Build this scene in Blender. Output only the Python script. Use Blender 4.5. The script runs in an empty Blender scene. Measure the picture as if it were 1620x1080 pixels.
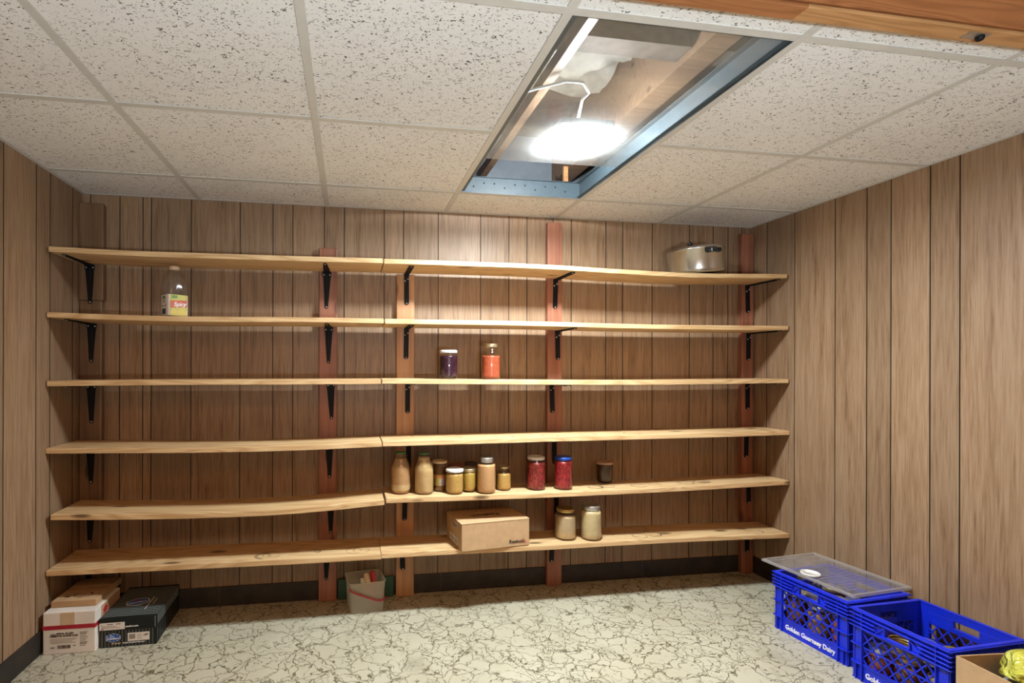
import bpy, bmesh, math, random
from mathutils import Matrix, Vector

random.seed(7)
scene = bpy.context.scene
COL = scene.collection
PI = math.pi

# ------------------------------------------------------------------ camera, light, exposure
W, H = 3.5475, 1.9817            # room width (x) and ceiling height (z); back wall is y = 0, the room runs to -y
YAW, PITCH, ROLL = 0.156574, 0.0, 0.002338
fwd = Vector((math.sin(YAW) * math.cos(PITCH), math.cos(YAW) * math.cos(PITCH), math.sin(PITCH)))
rt = Vector((math.cos(YAW), -math.sin(YAW), 0))
up = rt.cross(fwd)
r2 = rt * math.cos(ROLL) + up * math.sin(ROLL)
u2 = up * math.cos(ROLL) - rt * math.sin(ROLL)
cam_data = bpy.data.cameras.new('camera')
cam = bpy.data.objects.new('camera', cam_data)
COL.objects.link(cam)
m = Matrix((r2, u2, -fwd)).transposed().to_4x4()
m.translation = Vector((1.2462, -2.6246, 1.1632))
cam.matrix_world = m
cam_data.sensor_width = 36.0
cam_data.lens = 804.079 / 1620 * 36.0
cam_data.shift_x = 130.62 / 1620
cam_data.shift_y = 43.07 / 1620
cam_data.clip_start = 0.02
scene.camera = cam

world = bpy.data.worlds.new('world')
scene.world = world
world.use_nodes = True
world.node_tree.nodes['Background'].inputs[0].default_value = (1.0, 0.86, 0.70, 1)
world.node_tree.nodes['Background'].inputs[1].default_value = 0.02

LAMP_STRENGTH = 960.0            # the bare work lamp lying above the clear panel
ROOM_FILL_W = 46.0              # unseen fill light added behind the camera to warm the shaded parts
ROOM_FILL_COL = (1.0, 0.47, 0.19)
al = bpy.data.lights.new('outer_room_fill', 'AREA')
al.shape = 'RECTANGLE'
al.size, al.size_y = 2.2, 1.2
al.energy = ROOM_FILL_W
al.color = ROOM_FILL_COL
alo = bpy.data.objects.new('outer_room_fill', al)
alo.location = (1.7, -3.6, 2.36)
COL.objects.link(alo)
ul = bpy.data.lights.new('ceiling_fill_light', 'AREA')      # unseen fill lamp, added and aimed up to brighten the tiled ceiling
ul.shape = 'DISK'
ul.size = 0.35
ul.energy = 108.0
ul.color = (0.82, 0.94, 1.0)
ulo = bpy.data.objects.new('ceiling_fill_light', ul)
ulo.location = (1.6, -3.5, 0.85)
ulo.rotation_euler = Vector((0.02, 0.06, 1.0)).to_track_quat('-Z', 'Y').to_euler()
COL.objects.link(ulo)

scene.view_settings.view_transform = 'Standard'
scene.view_settings.look = 'None'
scene.view_settings.gamma = 1.0
scene.view_settings.use_curve_mapping = False
scene.view_settings.exposure = 0.1
try:
    scene.cycles.use_denoising = True
    scene.cycles.max_bounces = 10
    scene.cycles.diffuse_bounces = 6
    scene.cycles.transparent_max_bounces = 16
    scene.cycles.sample_clamp_indirect = 4.0
    scene.cycles.caustics_reflective = False
    scene.cycles.caustics_refractive = False
except Exception:
    pass


# ------------------------------------------------------------------ materials
class N:
    """small helper round a node tree"""
    def __init__(self, name):
        self.m = bpy.data.materials.new(name)
        self.m.use_nodes = True
        self.t = self.m.node_tree
        self.bsdf = self.t.nodes['Principled BSDF']
        self.out = self.t.nodes['Material Output']

    def n(self, typ, **kw):
        nd = self.t.nodes.new(typ)
        for k, v in kw.items():
            if k.startswith('i_'):
                nd.inputs[int(k[2:]) if k[2:].isdigit() else k[2:].replace('_', ' ')].default_value = v
            else:
                setattr(nd, k, v)
        return nd

    def l(self, a, b):
        self.t.links.new(a, b)

    def coord(self, which='Object'):
        return self.n('ShaderNodeTexCoord').outputs[which]

    def math(self, op, a, b=None, c=None, clamp=False):
        nd = self.n('ShaderNodeMath', operation=op, use_clamp=clamp)
        for i, v in enumerate((a, b, c)):
            if v is None:
                continue
            if isinstance(v, (int, float)):
                nd.inputs[i].default_value = v
            else:
                self.l(v, nd.inputs[i])
        return nd.outputs[0]

    def scale(self, vec, s, off=None):
        nd = self.n('ShaderNodeVectorMath', operation='MULTIPLY')
        self.l(vec, nd.inputs[0])
        nd.inputs[1].default_value = s
        o = nd.outputs[0]
        if off is not None:
            ad = self.n('ShaderNodeVectorMath', operation='ADD')
            self.l(o, ad.inputs[0])
            if isinstance(off, tuple):
                ad.inputs[1].default_value = off
            else:
                self.l(off, ad.inputs[1])
            o = ad.outputs[0]
        return o

    def rnd_offset(self, k=37.0):
        r = self.n('ShaderNodeObjectInfo').outputs['Random']
        c = self.n('ShaderNodeCombineXYZ')
        self.l(self.math('MULTIPLY', r, k), c.inputs[0])
        self.l(self.math('MULTIPLY', r, k * 1.7), c.inputs[1])
        self.l(self.math('MULTIPLY', r, k * 0.6), c.inputs[2])
        return c.outputs[0]

    def noise(self, vec, scale, detail=4, rough=0.55, dist=0.0):
        nd = self.n('ShaderNodeTexNoise')
        nd.inputs['Scale'].default_value = scale
        nd.inputs['Detail'].default_value = detail
        nd.inputs['Roughness'].default_value = rough
        nd.inputs['Distortion'].default_value = dist
        if vec is not None:
            self.l(vec, nd.inputs['Vector'])
        return nd.outputs['Fac']

    def ramp(self, fac, stops):
        nd = self.n('ShaderNodeValToRGB')
        el = nd.color_ramp.elements
        while len(el) < len(stops):
            el.new(0.5)
        for e, (p, c) in zip(el, stops):
            e.position = p
            e.color = (c[0], c[1], c[2], 1) if not isinstance(c, (int, float)) else (c, c, c, 1)
        self.l(fac, nd.inputs[0])
        return nd.outputs[0]

    def mix(self, fac, a, b, mode='MIX'):
        nd = self.n('ShaderNodeMix', data_type='RGBA', blend_type=mode)
        if isinstance(fac, (int, float)):
            nd.inputs[0].default_value = fac
        else:
            self.l(fac, nd.inputs[0])
        for i, v in ((6, a), (7, b)):
            if isinstance(v, tuple):
                nd.inputs[i].default_value = (v[0], v[1], v[2], 1)
            else:
                self.l(v, nd.inputs[i])
        return nd.outputs[2]

    def bump(self, h, strength=0.2, dist=0.002):
        nd = self.n('ShaderNodeBump')
        nd.inputs['Strength'].default_value = strength
        nd.inputs['Distance'].default_value = dist
        self.l(h, nd.inputs['Height'])
        self.l(nd.outputs[0], self.bsdf.inputs['Normal'])

    def set(self, **kw):
        for k, v in kw.items():
            key = k.replace('_', ' ')
            if key == 'Base Color' and isinstance(v, tuple) and len(v) == 3:
                v = (*v, 1)
            if isinstance(v, (int, float, tuple)):
                self.bsdf.inputs[key].default_value = v
            else:
                self.l(v, self.bsdf.inputs[key])
        return self


def lin(r, g, b):
    f = lambda c: (c / 255 / 12.92) if c / 255 <= 0.04045 else ((c / 255 + 0.055) / 1.055) ** 2.4
    return (f(r), f(g), f(b))


_flat = {}


def flat(name, col, rough=0.5, metal=0.0, vary=0.06, scale=30):
    """a plain coat with a little mottling so nothing is perfectly even"""
    if name in _flat:
        return _flat[name]
    g = N(name)
    f = g.noise(g.coord(), scale, 3)
    d = tuple(c * (1 - vary * 2) for c in col)
    e = tuple(min(1, c * (1 + vary)) for c in col)
    g.set(Base_Color=g.ramp(f, [(0.3, d), (0.7, e)]), Roughness=rough, Metallic=metal)
    _flat[name] = g.m
    return g.m


def mat_panel(name, axis):
    """printed walnut panelling: fine vertical pores, soft broad figure, each strip its own shade"""
    g = N(name)
    off = g.rnd_offset(23.0)
    co = g.coord()
    fine = g.noise(g.scale(co, (170, 170, 7), off), 1.0, 3, 0.6)
    mid = g.noise(g.scale(co, (38, 38, 1.8), off), 1.0, 4, 0.6, 0.8)
    broad = g.noise(g.scale(co, (5, 5, 0.9), off), 1.0, 2, 0.5)
    f = g.math('ADD', g.math('MULTIPLY', fine, 0.55), g.math('MULTIPLY', mid, 0.45))
    c = g.ramp(f, [(0.34, (0.145, 0.080, 0.040)), (0.47, (0.240, 0.146, 0.082)), (0.60, (0.310, 0.208, 0.132))])
    c = g.mix(g.ramp(broad, [(0.4, 0.0), (0.75, 0.4)]), c, (0.26, 0.173, 0.112))
    r = g.n('ShaderNodeObjectInfo').outputs['Random']
    v = g.math('ADD', g.math('MULTIPLY', r, 0.26), 0.87)
    hs = g.n('ShaderNodeHueSaturation')
    g.l(c, hs.inputs['Color'])
    g.l(v, hs.inputs['Value'])
    g.set(Base_Color=hs.outputs[0], Roughness=0.46)
    g.bsdf.inputs['Specular IOR Level'].default_value = 0.42
    g.bump(f, 0.25, 0.0012)
    return g.m


def mat_pine(name, dark, light, rings=(), knots=True, grainscale=1.0, rough=0.55):
    """sawn softwood along x, cathedral grain, sparse knots; rings are old jar stains at known places of the board"""
    g = N(name)
    co = g.coord()
    off = g.rnd_offset(11.0)
    v = g.scale(co, (0.9 * grainscale, 7.5, 10), off)
    n0 = g.noise(v, 1.0, 2, 0.5, 0.6)
    saw = g.math('PINGPONG', g.math('MULTIPLY', n0, 13.0), 0.5)
    saw = g.math('MULTIPLY', saw, 2.0)
    fine = g.noise(g.scale(co, (9, 160, 160), off), 1.0, 3)
    f = g.math('ADD', g.math('MULTIPLY', saw, 0.6), g.math('MULTIPLY', fine, 0.4))
    midc = tuple((a * 0.45 + b * 0.55) for a, b in zip(dark, light))
    c = g.ramp(f, [(0.10, light), (0.55, midc), (0.95, dark)])
    broad = g.noise(g.scale(co, (1.2, 3, 3), off), 1.0, 2)
    c = g.mix(g.ramp(broad, [(0.45, 0.0), (0.7, 0.35)]), c, tuple(x * 0.82 for x in midc))
    if knots:
        vo = g.n('ShaderNodeTexVoronoi')
        vo.inputs['Scale'].default_value = 1.0
        g.l(g.scale(co, (3.2, 8, 11), off), vo.inputs['Vector'])
        k = g.ramp(vo.outputs['Distance'], [(0.06, 1.0), (0.11, 0.55), (0.15, 0.0)])
        c = g.mix(k, c, tuple(x * 0.30 for x in dark))
    if rings:
        sx = g.n('ShaderNodeSeparateXYZ')
        g.l(co, sx.inputs[0])
        wob = g.noise(g.scale(co, (22, 22, 1)), 1.0, 3)
        patch = g.ramp(g.noise(g.scale(co, (19, 19, 1)), 1.0, 2), [(0.40, 0.15), (0.55, 1.0)])
        tot = None
        for (rx, ry, rr, rw, st) in rings:
            dx = g.math('SUBTRACT', sx.outputs[0], rx)
            dy = g.math('SUBTRACT', sx.outputs[1], ry)
            d = g.math('SQRT', g.math('ADD', g.math('MULTIPLY', dx, dx), g.math('MULTIPLY', dy, dy)))
            d = g.math('ADD', d, g.math('MULTIPLY', g.math('SUBTRACT', wob, 0.5), 0.012))
            e = g.math('ABSOLUTE', g.math('SUBTRACT', d, rr))
            k = g.math('SUBTRACT', 1.0, g.math('DIVIDE', e, rw), clamp=True)
            k = g.math('MULTIPLY', k, st)
            tot = k if tot is None else g.math('MAXIMUM', tot, k)
        tot = g.math('MULTIPLY', tot, patch, clamp=True)
        c = g.mix(tot, c, (0.05, 0.032, 0.02))
    hs = g.n('ShaderNodeHueSaturation')
    g.l(c, hs.inputs['Color'])
    r = g.n('ShaderNodeObjectInfo').outputs['Random']
    g.l(g.math('ADD', g.math('MULTIPLY', r, 0.12), 0.94), hs.inputs['Value'])
    g.set(Base_Color=hs.outputs[0], Roughness=rough)
    g.bump(f, 0.15, 0.001)
    return g.m


def mat_post(name, dark, light):
    g = N(name)
    co = g.coord()
    off = g.rnd_offset(9)
    n0 = g.noise(g.scale(co, (38, 38, 1.6), off), 1.0, 4, 0.6, 0.5)
    blot = g.noise(g.scale(co, (7, 7, 2.4), off), 1.0, 3)
    c = g.ramp(n0, [(0.3, dark), (0.7, light)])
    c = g.mix(g.ramp(blot, [(0.5, 0.0), (0.78, 0.5)]), c, tuple(x * 0.45 for x in dark))
    vo = g.n('ShaderNodeTexVoronoi')
    vo.inputs['Scale'].default_value = 1.0
    g.l(g.scale(co, (11, 11, 3.4), off), vo.inputs['Vector'])
    c = g.mix(g.ramp(vo.outputs['Distance'], [(0.08, 0.8), (0.16, 0.0)]), c, tuple(x * 0.3 for x in dark))
    g.set(Base_Color=c, Roughness=0.5)
    g.bump(n0, 0.15, 0.001)
    return g.m


def mat_tile():
    """mineral-fibre tile: off-white with short dark fissures and pinholes"""
    g = N('fissured_tile')
    off = g.rnd_offset(53.0)
    co = g.coord()
    a = g.noise(g.scale(co, (92, 128, 1), off), 1.0, 0.6, 0.5, 1.7)
    b = g.noise(g.scale(co, (260, 330, 1), off), 1.0, 1, 0.5)
    dens = g.noise(g.scale(co, (5, 5, 1), off), 1.0, 2)
    fis = g.ramp(g.math('ADD', a, g.math('MULTIPLY', g.math('SUBTRACT', dens, 0.5), 0.05)), [(0.655, 0.0), (0.69, 1.0)])
    pin = g.ramp(b, [(0.70, 0.0), (0.75, 0.75)])
    k = g.math('MAXIMUM', fis, pin)
    smut = g.noise(g.scale(co, (3.5, 3.5, 1), off), 1.0, 3)
    base = g.mix(g.ramp(smut, [(0.35, 0.0), (0.75, 0.35)]), (0.79, 0.78, 0.765), (0.69, 0.675, 0.65))
    c = g.mix(k, base, (0.12, 0.11, 0.10))
    g.set(Base_Color=c, Roughness=0.9)
    g.bump(g.math('SUBTRACT', 1.0, k), 0.6, 0.003)
    return g.m


def mat_floor():
    """sheet vinyl printed like crackled stone"""
    g = N('crackle_vinyl')
    co = g.coord()
    warp = g.n('ShaderNodeTexNoise')
    warp.inputs['Scale'].default_value = 13.0
    warp.inputs['Detail'].default_value = 3
    warp.inputs['Roughness'].default_value = 0.55
    g.l(co, warp.inputs['Vector'])
    w2 = g.scale(warp.outputs['Color'], (0.12, 0.12, 0.0))
    vec = g.n('ShaderNodeVectorMath', operation='ADD')
    g.l(co, vec.inputs[0])
    g.l(w2, vec.inputs[1])
    lines = None
    for sc, wd, sel in ((7.4, 0.026, None), (15.0, 0.038, 0.43), (29.0, 0.050, 0.50)):
        vo = g.n('ShaderNodeTexVoronoi', feature='DISTANCE_TO_EDGE', voronoi_dimensions='2D')
        vo.inputs['Scale'].default_value = sc
        g.l(vec.outputs[0], vo.inputs['Vector'])
        k = g.ramp(vo.outputs['Distance'], [(wd * 0.45, 1.0), (wd, 0.0)])
        if sel:
            s = g.noise(co, 7.0 if sc < 20 else 9.0, 3)
            k = g.math('MULTIPLY', k, g.ramp(s, [(sel - 0.02, 0.0), (sel + 0.04, 1.0)]))
        lines = k if lines is None else g.math('MAXIMUM', lines, k)
    thin = g.noise(co, 60, 2)
    lines = g.math('MULTIPLY', lines, g.ramp(thin, [(0.25, 0.50), (0.55, 1.0)]))
    bl = g.noise(co, 3.2, 4)
    base = g.mix(g.ramp(bl, [(0.35, 0.0), (0.7, 1.0)]), (0.455, 0.428, 0.330), (0.40, 0.368, 0.272))
    sx = g.n('ShaderNodeSeparateXYZ')
    g.l(co, sx.inputs[0])
    dirt = None
    nz = g.noise(co, 28, 4)
    for (dx_, dy_, rr, st) in ((1.351, -0.309, 0.075, 0.55), (1.506, -0.639, 0.07, 0.5), (1.248, -0.371, 0.018, 0.9), (1.166, -0.371, 0.012, 0.9), (1.856, -0.515, 0.012, 1.2), (2.949, -0.793, 0.08, 0.45), (2.042, -0.69, 0.03, 0.5), (2.299, -0.67, 0.06, 0.4)):
        ax = g.math('SUBTRACT', sx.outputs[0], dx_)
        ay = g.math('SUBTRACT', sx.outputs[1], dy_)
        d = g.math('SQRT', g.math('ADD', g.math('MULTIPLY', ax, ax), g.math('MULTIPLY', ay, ay)))
        d = g.math('ADD', d, g.math('MULTIPLY', g.math('SUBTRACT', nz, 0.5), rr))
        k = g.math('MULTIPLY', g.math('SUBTRACT', 1.0, g.math('DIVIDE', d, rr), clamp=True), st)
        dirt = k if dirt is None else g.math('MAXIMUM', dirt, k)
    base = g.mix(dirt, base, (0.20, 0.17, 0.12))
    c = g.mix(lines, base, (0.10, 0.084, 0.046))
    g.set(Base_Color=c, Roughness=0.45)
    g.bump(g.math('SUBTRACT', 1.0, lines), 0.1, 0.001)
    return g.m


def mat_glass(name, tint=(0.97, 0.98, 0.97), haze=0.0, hazecol=(0.8, 0.82, 0.8), ior=1.45, rough=0.02, smear=False):
    """thin clear wall: straight-through light, fresnel gloss, optional dust film"""
    g = N(name)
    g.t.nodes.remove(g.bsdf)
    tr = g.n('ShaderNodeBsdfTransparent')
    tr.inputs[0].default_value = (*tint, 1)
    gl = g.n('ShaderNodeBsdfGlossy')
    gl.inputs['Roughness'].default_value = rough
    fr = g.n('ShaderNodeFresnel')
    bf = g.n('ShaderNodeNewGeometry').outputs['Backfacing']
    g.l(g.math('MULTIPLY_ADD', bf, 1.0 / ior - ior, ior), fr.inputs[0])
    mx = g.n('ShaderNodeMixShader')
    g.l(fr.outputs[0], mx.inputs[0])
    g.l(tr.outputs[0], mx.inputs[1])
    g.l(gl.outputs[0], mx.inputs[2])
    res = mx.outputs[0]
    if haze > 0:
        df = g.n('ShaderNodeBsdfDiffuse')
        df.inputs[0].default_value = (*hazecol, 1)
        tl = g.n('ShaderNodeBsdfTranslucent')
        tl.inputs[0].default_value = (*hazecol, 1)
        ad = g.n('ShaderNodeMixShader')
        ad.inputs[0].default_value = 0.55
        g.l(df.outputs[0], ad.inputs[1])
        g.l(tl.outputs[0], ad.inputs[2])
        m2 = g.n('ShaderNodeMixShader')
        if smear:
            co = g.coord()
            s1 = g.noise(g.scale(co, (9, 1.1, 1)), 1.0, 5, 0.6, 0.8)
            s2 = g.noise(g.scale(co, (60, 60, 1)), 1.0, 2)
            f = g.math('MULTIPLY', g.ramp(s1, [(0.3, 0.7), (0.75, 1.3)]), haze)
            f = g.math('ADD', f, g.math('MULTIPLY', g.ramp(s2, [(0.68, 0.0), (0.74, 1.0)]), haze * 0.8))
            g.l(f, m2.inputs[0])
        else:
            m2.inputs[0].default_value = haze
        g.l(res, m2.inputs[1])
        g.l(ad.outputs[0], m2.inputs[2])
        res = m2.outputs[0]
    g.l(res, g.out.inputs['Surface'])
    return g.m


def mat_emit(name, col, strength):
    g = N(name)
    g.t.nodes.remove(g.bsdf)
    e = g.n('ShaderNodeEmission')
    e.inputs[0].default_value = (*col, 1)
    e.inputs[1].default_value = strength
    g.l(e.outputs[0], g.out.inputs['Surface'])
    return g.m


def mat_pulp(name, a, b, scale=60, rough=0.25, stretch=(1, 1, 1)):
    g = N(name)
    f = g.noise(g.scale(g.coord(), stretch), scale, 4, 0.65)
    lo, hi = (0.43, 0.60) if 'shreds' in name else (0.32, 0.68)
    g.set(Base_Color=g.ramp(f, [(lo, a), (hi, b)]), Roughness=rough)
    return g.m


PANEL = mat_panel('walnut_panelling', 0)
GROOVE = flat('groove_black', (0.022, 0.014, 0.009), 0.7)
BASEB = flat('cove_base_vinyl', (0.022, 0.017, 0.013), 0.6, vary=0.3, scale=14)
TILE = mat_tile()
TBAR = flat('grid_enamel', (0.56, 0.545, 0.51), 0.5, vary=0.02)
FLOOR = mat_floor()
PINE_D, PINE_L = (0.42, 0.235, 0.095), (0.68, 0.485, 0.265)
PINE = mat_pine('pine_board', PINE_D, PINE_L)
PINE_6L = mat_pine('pine_stained_a', PINE_D, PINE_L, [(0.863, -0.237, 0.03, 0.012, 0.9), (0.899, -0.227, 0.036, 0.005, 0.8), (1.27, -0.225, 0.034, 0.004, 0.8), (1.306, -0.22, 0.036, 0.004, 0.9), (1.101, -0.208, 0.012, 0.01, 1.0)])
PINE_6R = mat_pine('pine_stained_b', PINE_D, PINE_L, [(2.723, -0.212, 0.036, 0.004, 1.2), (2.805, -0.196, 0.042, 0.005, 1.5), (3.379, -0.216, 0.044, 0.004, 1.2), (2.615, -0.206, 0.034, 0.003, 0.8), (2.781, -0.106, 0.04, 0.004, 0.9), (2.566, -0.117, 0.04, 0.004, 0.9)])
PINE_5R = mat_pine('pine_stained_c', PINE_D, PINE_L, [(2.488, -0.195, 0.036, 0.009, 1.2), (2.557, -0.183, 0.038, 0.008, 1.2), (2.721, -0.203, 0.036, 0.007, 1.0), (2.817, -0.197, 0.03, 0.006, 0.9), (3.003, -0.185, 0.04, 0.006, 1.2), (3.098, -0.183, 0.038, 0.005, 1.2), (3.47, -0.162, 0.036, 0.004, 1.0)])
PINE_4R = mat_pine('pine_stained_d', PINE_D, PINE_L, [(2.435, -0.22, 0.04, 0.008, 1.0), (2.234, -0.219, 0.04, 0.006, 0.8), (2.685, -0.203, 0.04, 0.006, 0.9), (1.748, -0.192, 0.04, 0.008, 0.8), (2.001, -0.191, 0.05, 0.008, 0.8)])
POST_BROWN = mat_post('brown_post', (0.125, 0.068, 0.034), (0.23, 0.137, 0.074))
POST_RED = mat_post('red_stained_post', (0.20, 0.068, 0.037), (0.33, 0.135, 0.080))
POST_FIR = mat_post('pale_fir_post', (0.34, 0.165, 0.070), (0.50, 0.275, 0.135))
OAK_RED = mat_pine('header_reddish', (0.24, 0.082, 0.026), (0.42, 0.17, 0.062), knots=False)
OAK = mat_pine('header_oak', (0.32, 0.150, 0.052), (0.52, 0.275, 0.115), knots=False)
BLACK = flat('black_enamel_steel', (0.006, 0.006, 0.007), 0.55)
BLACK.node_tree.nodes['Principled BSDF'].inputs['Specular IOR Level'].default_value = 0.2
ZINC = flat('zinc_screw', (0.52, 0.50, 0.46), 0.35, 0.9)
CRATE = flat('crate_blue', (0.006, 0.024, 0.60), 0.34, vary=0.10, scale=12)
WHITE_INK = flat('white_ink', (0.86, 0.86, 0.86), 0.5)
BLACK_INK = flat('black_ink', (0.02, 0.02, 0.02), 0.6)
GREY_INK = flat('grey_ink', (0.22, 0.20, 0.19), 0.6)
RED_INK = flat('red_ink', (0.36, 0.012, 0.030), 0.5)
KRAFT = flat('kraft_card', (0.47, 0.305, 0.165), 0.75, vary=0.05)
KRAFT_D = flat('kraft_card_dark', (0.40, 0.25, 0.125), 0.75, vary=0.10, scale=9)
CARD_W = flat('white_card', (0.70, 0.655, 0.61), 0.6, vary=0.05, scale=8)
SHOE_BLK = flat('black_card', (0.010, 0.013, 0.012), 0.45)
SHOE_BLK.node_tree.nodes['Principled BSDF'].inputs['Specular IOR Level'].default_value = 0.25
SHOE_STRIPE = flat('grey_stripe_print', (0.055, 0.062, 0.056), 0.35)
BLUE_INK = flat('logo_blue', (0.02, 0.10, 0.42), 0.4)
GLASS = mat_glass('clear_glass', ior=1.6, rough=0.06)
PET = mat_glass('clear_plastic_bottle', (0.97, 0.97, 0.95), 0.05, ior=1.6, rough=0.09)
LIDPLASTIC = mat_glass('clear_lid_plastic', (0.97, 0.97, 0.98), 0.13, (0.75, 0.74, 0.72), rough=0.06)
ACRYLIC = mat_glass('dusty_acrylic', (0.94, 0.96, 0.96), 0.12, (0.78, 0.80, 0.80), rough=0.06, smear=True)
BUCKETP = mat_glass('milky_plastic', (0.92, 0.92, 0.87), 0.58, (0.84, 0.83, 0.74), rough=0.2)
STEEL = flat('polished_aluminium', (0.60, 0.585, 0.55), 0.24, 1.0, vary=0.05, scale=18)
BAKELITE = flat('black_bakelite', (0.010, 0.011, 0.013), 0.25)
GOLD = flat('brass_lid', (0.55, 0.40, 0.15), 0.3, 0.85)
PALEGOLD = flat('pale_gold_lid', (0.66, 0.57, 0.36), 0.34, 0.8)
SILVER = flat('tin_lid', (0.60, 0.60, 0.58), 0.32, 0.85)
LID_WHITE = flat('white_lid', (0.74, 0.74, 0.72), 0.3)
LID_BLUE = flat('blue_lid', (0.015, 0.06, 0.33), 0.3)
LID_GREEN = flat('green_lid', (0.06, 0.17, 0.045), 0.35)
LID_DARK = flat('dark_lid', (0.05, 0.03, 0.022), 0.4)
LID_MAROON = flat('maroon_lid', (0.20, 0.065, 0.05), 0.4)
LID_CREAM = flat('cream_lid', (0.62, 0.50, 0.30), 0.4)
FIXTURE = flat('fixture_grey_enamel', (0.045, 0.066, 0.080), 0.4)
JOIST = mat_pine('joist_wood', (0.11, 0.06, 0.035), (0.20, 0.12, 0.07), grainscale=1.0)
DARKWOOD = flat('old_dark_wood', (0.10, 0.075, 0.06), 0.8, vary=0.2)
INSUL = mat_pulp('insulation_batt', (0.15, 0.135, 0.115), (0.30, 0.275, 0.24), 9, 0.9)
PLASTER = flat('painted_plaster', (0.62, 0.57, 0.50), 0.8)


# ------------------------------------------------------------------ mesh helpers
class MB:
    def __init__(self):
        self.v, self.f, self.mi, self.sm = [], [], [], []

    def _add(self, vs, fs, mi=0, smooth=False, mat=None):
        o = len(self.v)
        for p in vs:
            p = Vector(p)
            self.v.append(tuple(mat @ p if mat is not None else p))
        for f in fs:
            self.f.append([i + o for i in f])
            self.mi.append(mi)
            self.sm.append(smooth)
        return self

    def box(self, x0, x1, y0, y1, z0, z1, mi=0, mat=None):
        vs = [(x0, y0, z0), (x1, y0, z0), (x1, y1, z0), (x0, y1, z0), (x0, y0, z1), (x1, y0, z1), (x1, y1, z1), (x0, y1, z1)]
        fs = [(0, 3, 2, 1), (4, 5, 6, 7), (0, 1, 5, 4), (1, 2, 6, 5), (2, 3, 7, 6), (3, 0, 4, 7)]
        return self._add(vs, fs, mi, False, mat)

    def prism(self, pts, z0, z1, mi=0, mat=None):
        n = len(pts)
        vs = [(p[0], p[1], z0) for p in pts] + [(p[0], p[1], z1) for p in pts]
        fs = [list(range(n))[::-1], list(range(n, 2 * n))]
        fs += [(i, (i + 1) % n, n + (i + 1) % n, n + i) for i in range(n)]
        return self._add(vs, fs, mi, False, mat)

    def lathe(self, prof, seg=28, mi=0, mat=None, smooth=True, cap=True):
        vs, fs = [], []
        n = len(prof)
        for j in range(seg):
            a = 2 * PI * j / seg
            for r, z in prof:
                vs.append((r * math.cos(a), r * math.sin(a), z))
        for j in range(seg):
            k = (j + 1) % seg
            for i in range(n - 1):
                fs.append((j * n + i, k * n + i, k * n + i + 1, j * n + i + 1))
        if cap:
            if prof[0][0] > 1e-6:
                fs.append([j * n for j in range(seg)][::-1])
            if prof[-1][0] > 1e-6:
                fs.append([j * n + n - 1 for j in range(seg)])
        return self._add(vs, fs, mi, smooth, mat)

    def loft(self, secs, mi=0, mat=None, smooth=True, cap=True):
        n = len(secs[0])
        vs = [p for s in secs for p in s]
        fs = []
        for i in range(len(secs) - 1):
            for j in range(n):
                k = (j + 1) % n
                fs.append((i * n + j, i * n + k, (i + 1) * n + k, (i + 1) * n + j))
        if cap:
            fs.append(list(range(n))[::-1])
            fs.append([(len(secs) - 1) * n + j for j in range(n)])
        return self._add(vs, fs, mi, smooth, mat)

    def tube(self, pts, r, seg=8, mi=0, mat=None):
        pts = [Vector(p) for p in pts]
        secs = []
        for i, p in enumerate(pts):
            d = (pts[min(i + 1, len(pts) - 1)] - pts[max(i - 1, 0)]).normalized()
            a = d.cross(Vector((0, 0, 1)))
            if a.length < 1e-3:
                a = d.cross(Vector((0, 1, 0)))
            a.normalize()
            b = d.cross(a)
            secs.append([p + (a * math.cos(2 * PI * k / seg) + b * math.sin(2 * PI * k / seg)) * r for k in range(seg)])
        return self.loft(secs, mi, mat)

    def build(self, name, mats, parent=None, loc=None, bevel=0.0, bseg=2):
        me = bpy.data.meshes.new(name)
        me.from_pydata(self.v, [], self.f)
        if not isinstance(mats, (list, tuple)):
            mats = [mats]
        for mt in mats:
            me.materials.append(mt)
        for p, mi, sm in zip(me.polygons, self.mi, self.sm):
            p.material_index = mi
            p.use_smooth = sm
        bm = bmesh.new()
        bm.from_mesh(me)
        bmesh.ops.recalc_face_normals(bm, faces=bm.faces)
        bm.to_mesh(me)
        bm.free()
        me.update()
        o = bpy.data.objects.new(name, me)
        COL.objects.link(o)
        if parent is not None:
            o.parent = parent
        if loc is not None:
            o.location = loc
        if bevel > 0:
            b = o.modifiers.new('bevel', 'BEVEL')
            b.width = bevel
            b.segments = bseg
            b.limit_method = 'ANGLE'
            b.angle_limit = math.radians(40)
        return o


def struct(o):
    o['kind'] = 'structure'
    return o


def tag(o, label, cat, group=None):
    o['label'] = label
    o['category'] = cat
    if group:
        o['group'] = group
    return o


def empty(name, loc, rz=0.0, ry=0.0):
    o = bpy.data.objects.new(name, None)
    o.empty_display_size = 0.05
    o.location = loc
    o.rotation_euler = (0, ry, rz)
    COL.objects.link(o)
    return o


def copy_tree(o, parent=None):
    c = o.copy()
    COL.objects.link(c)
    c.parent = parent
    for ch in list(o.children):
        copy_tree(ch, c)
    return c


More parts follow.
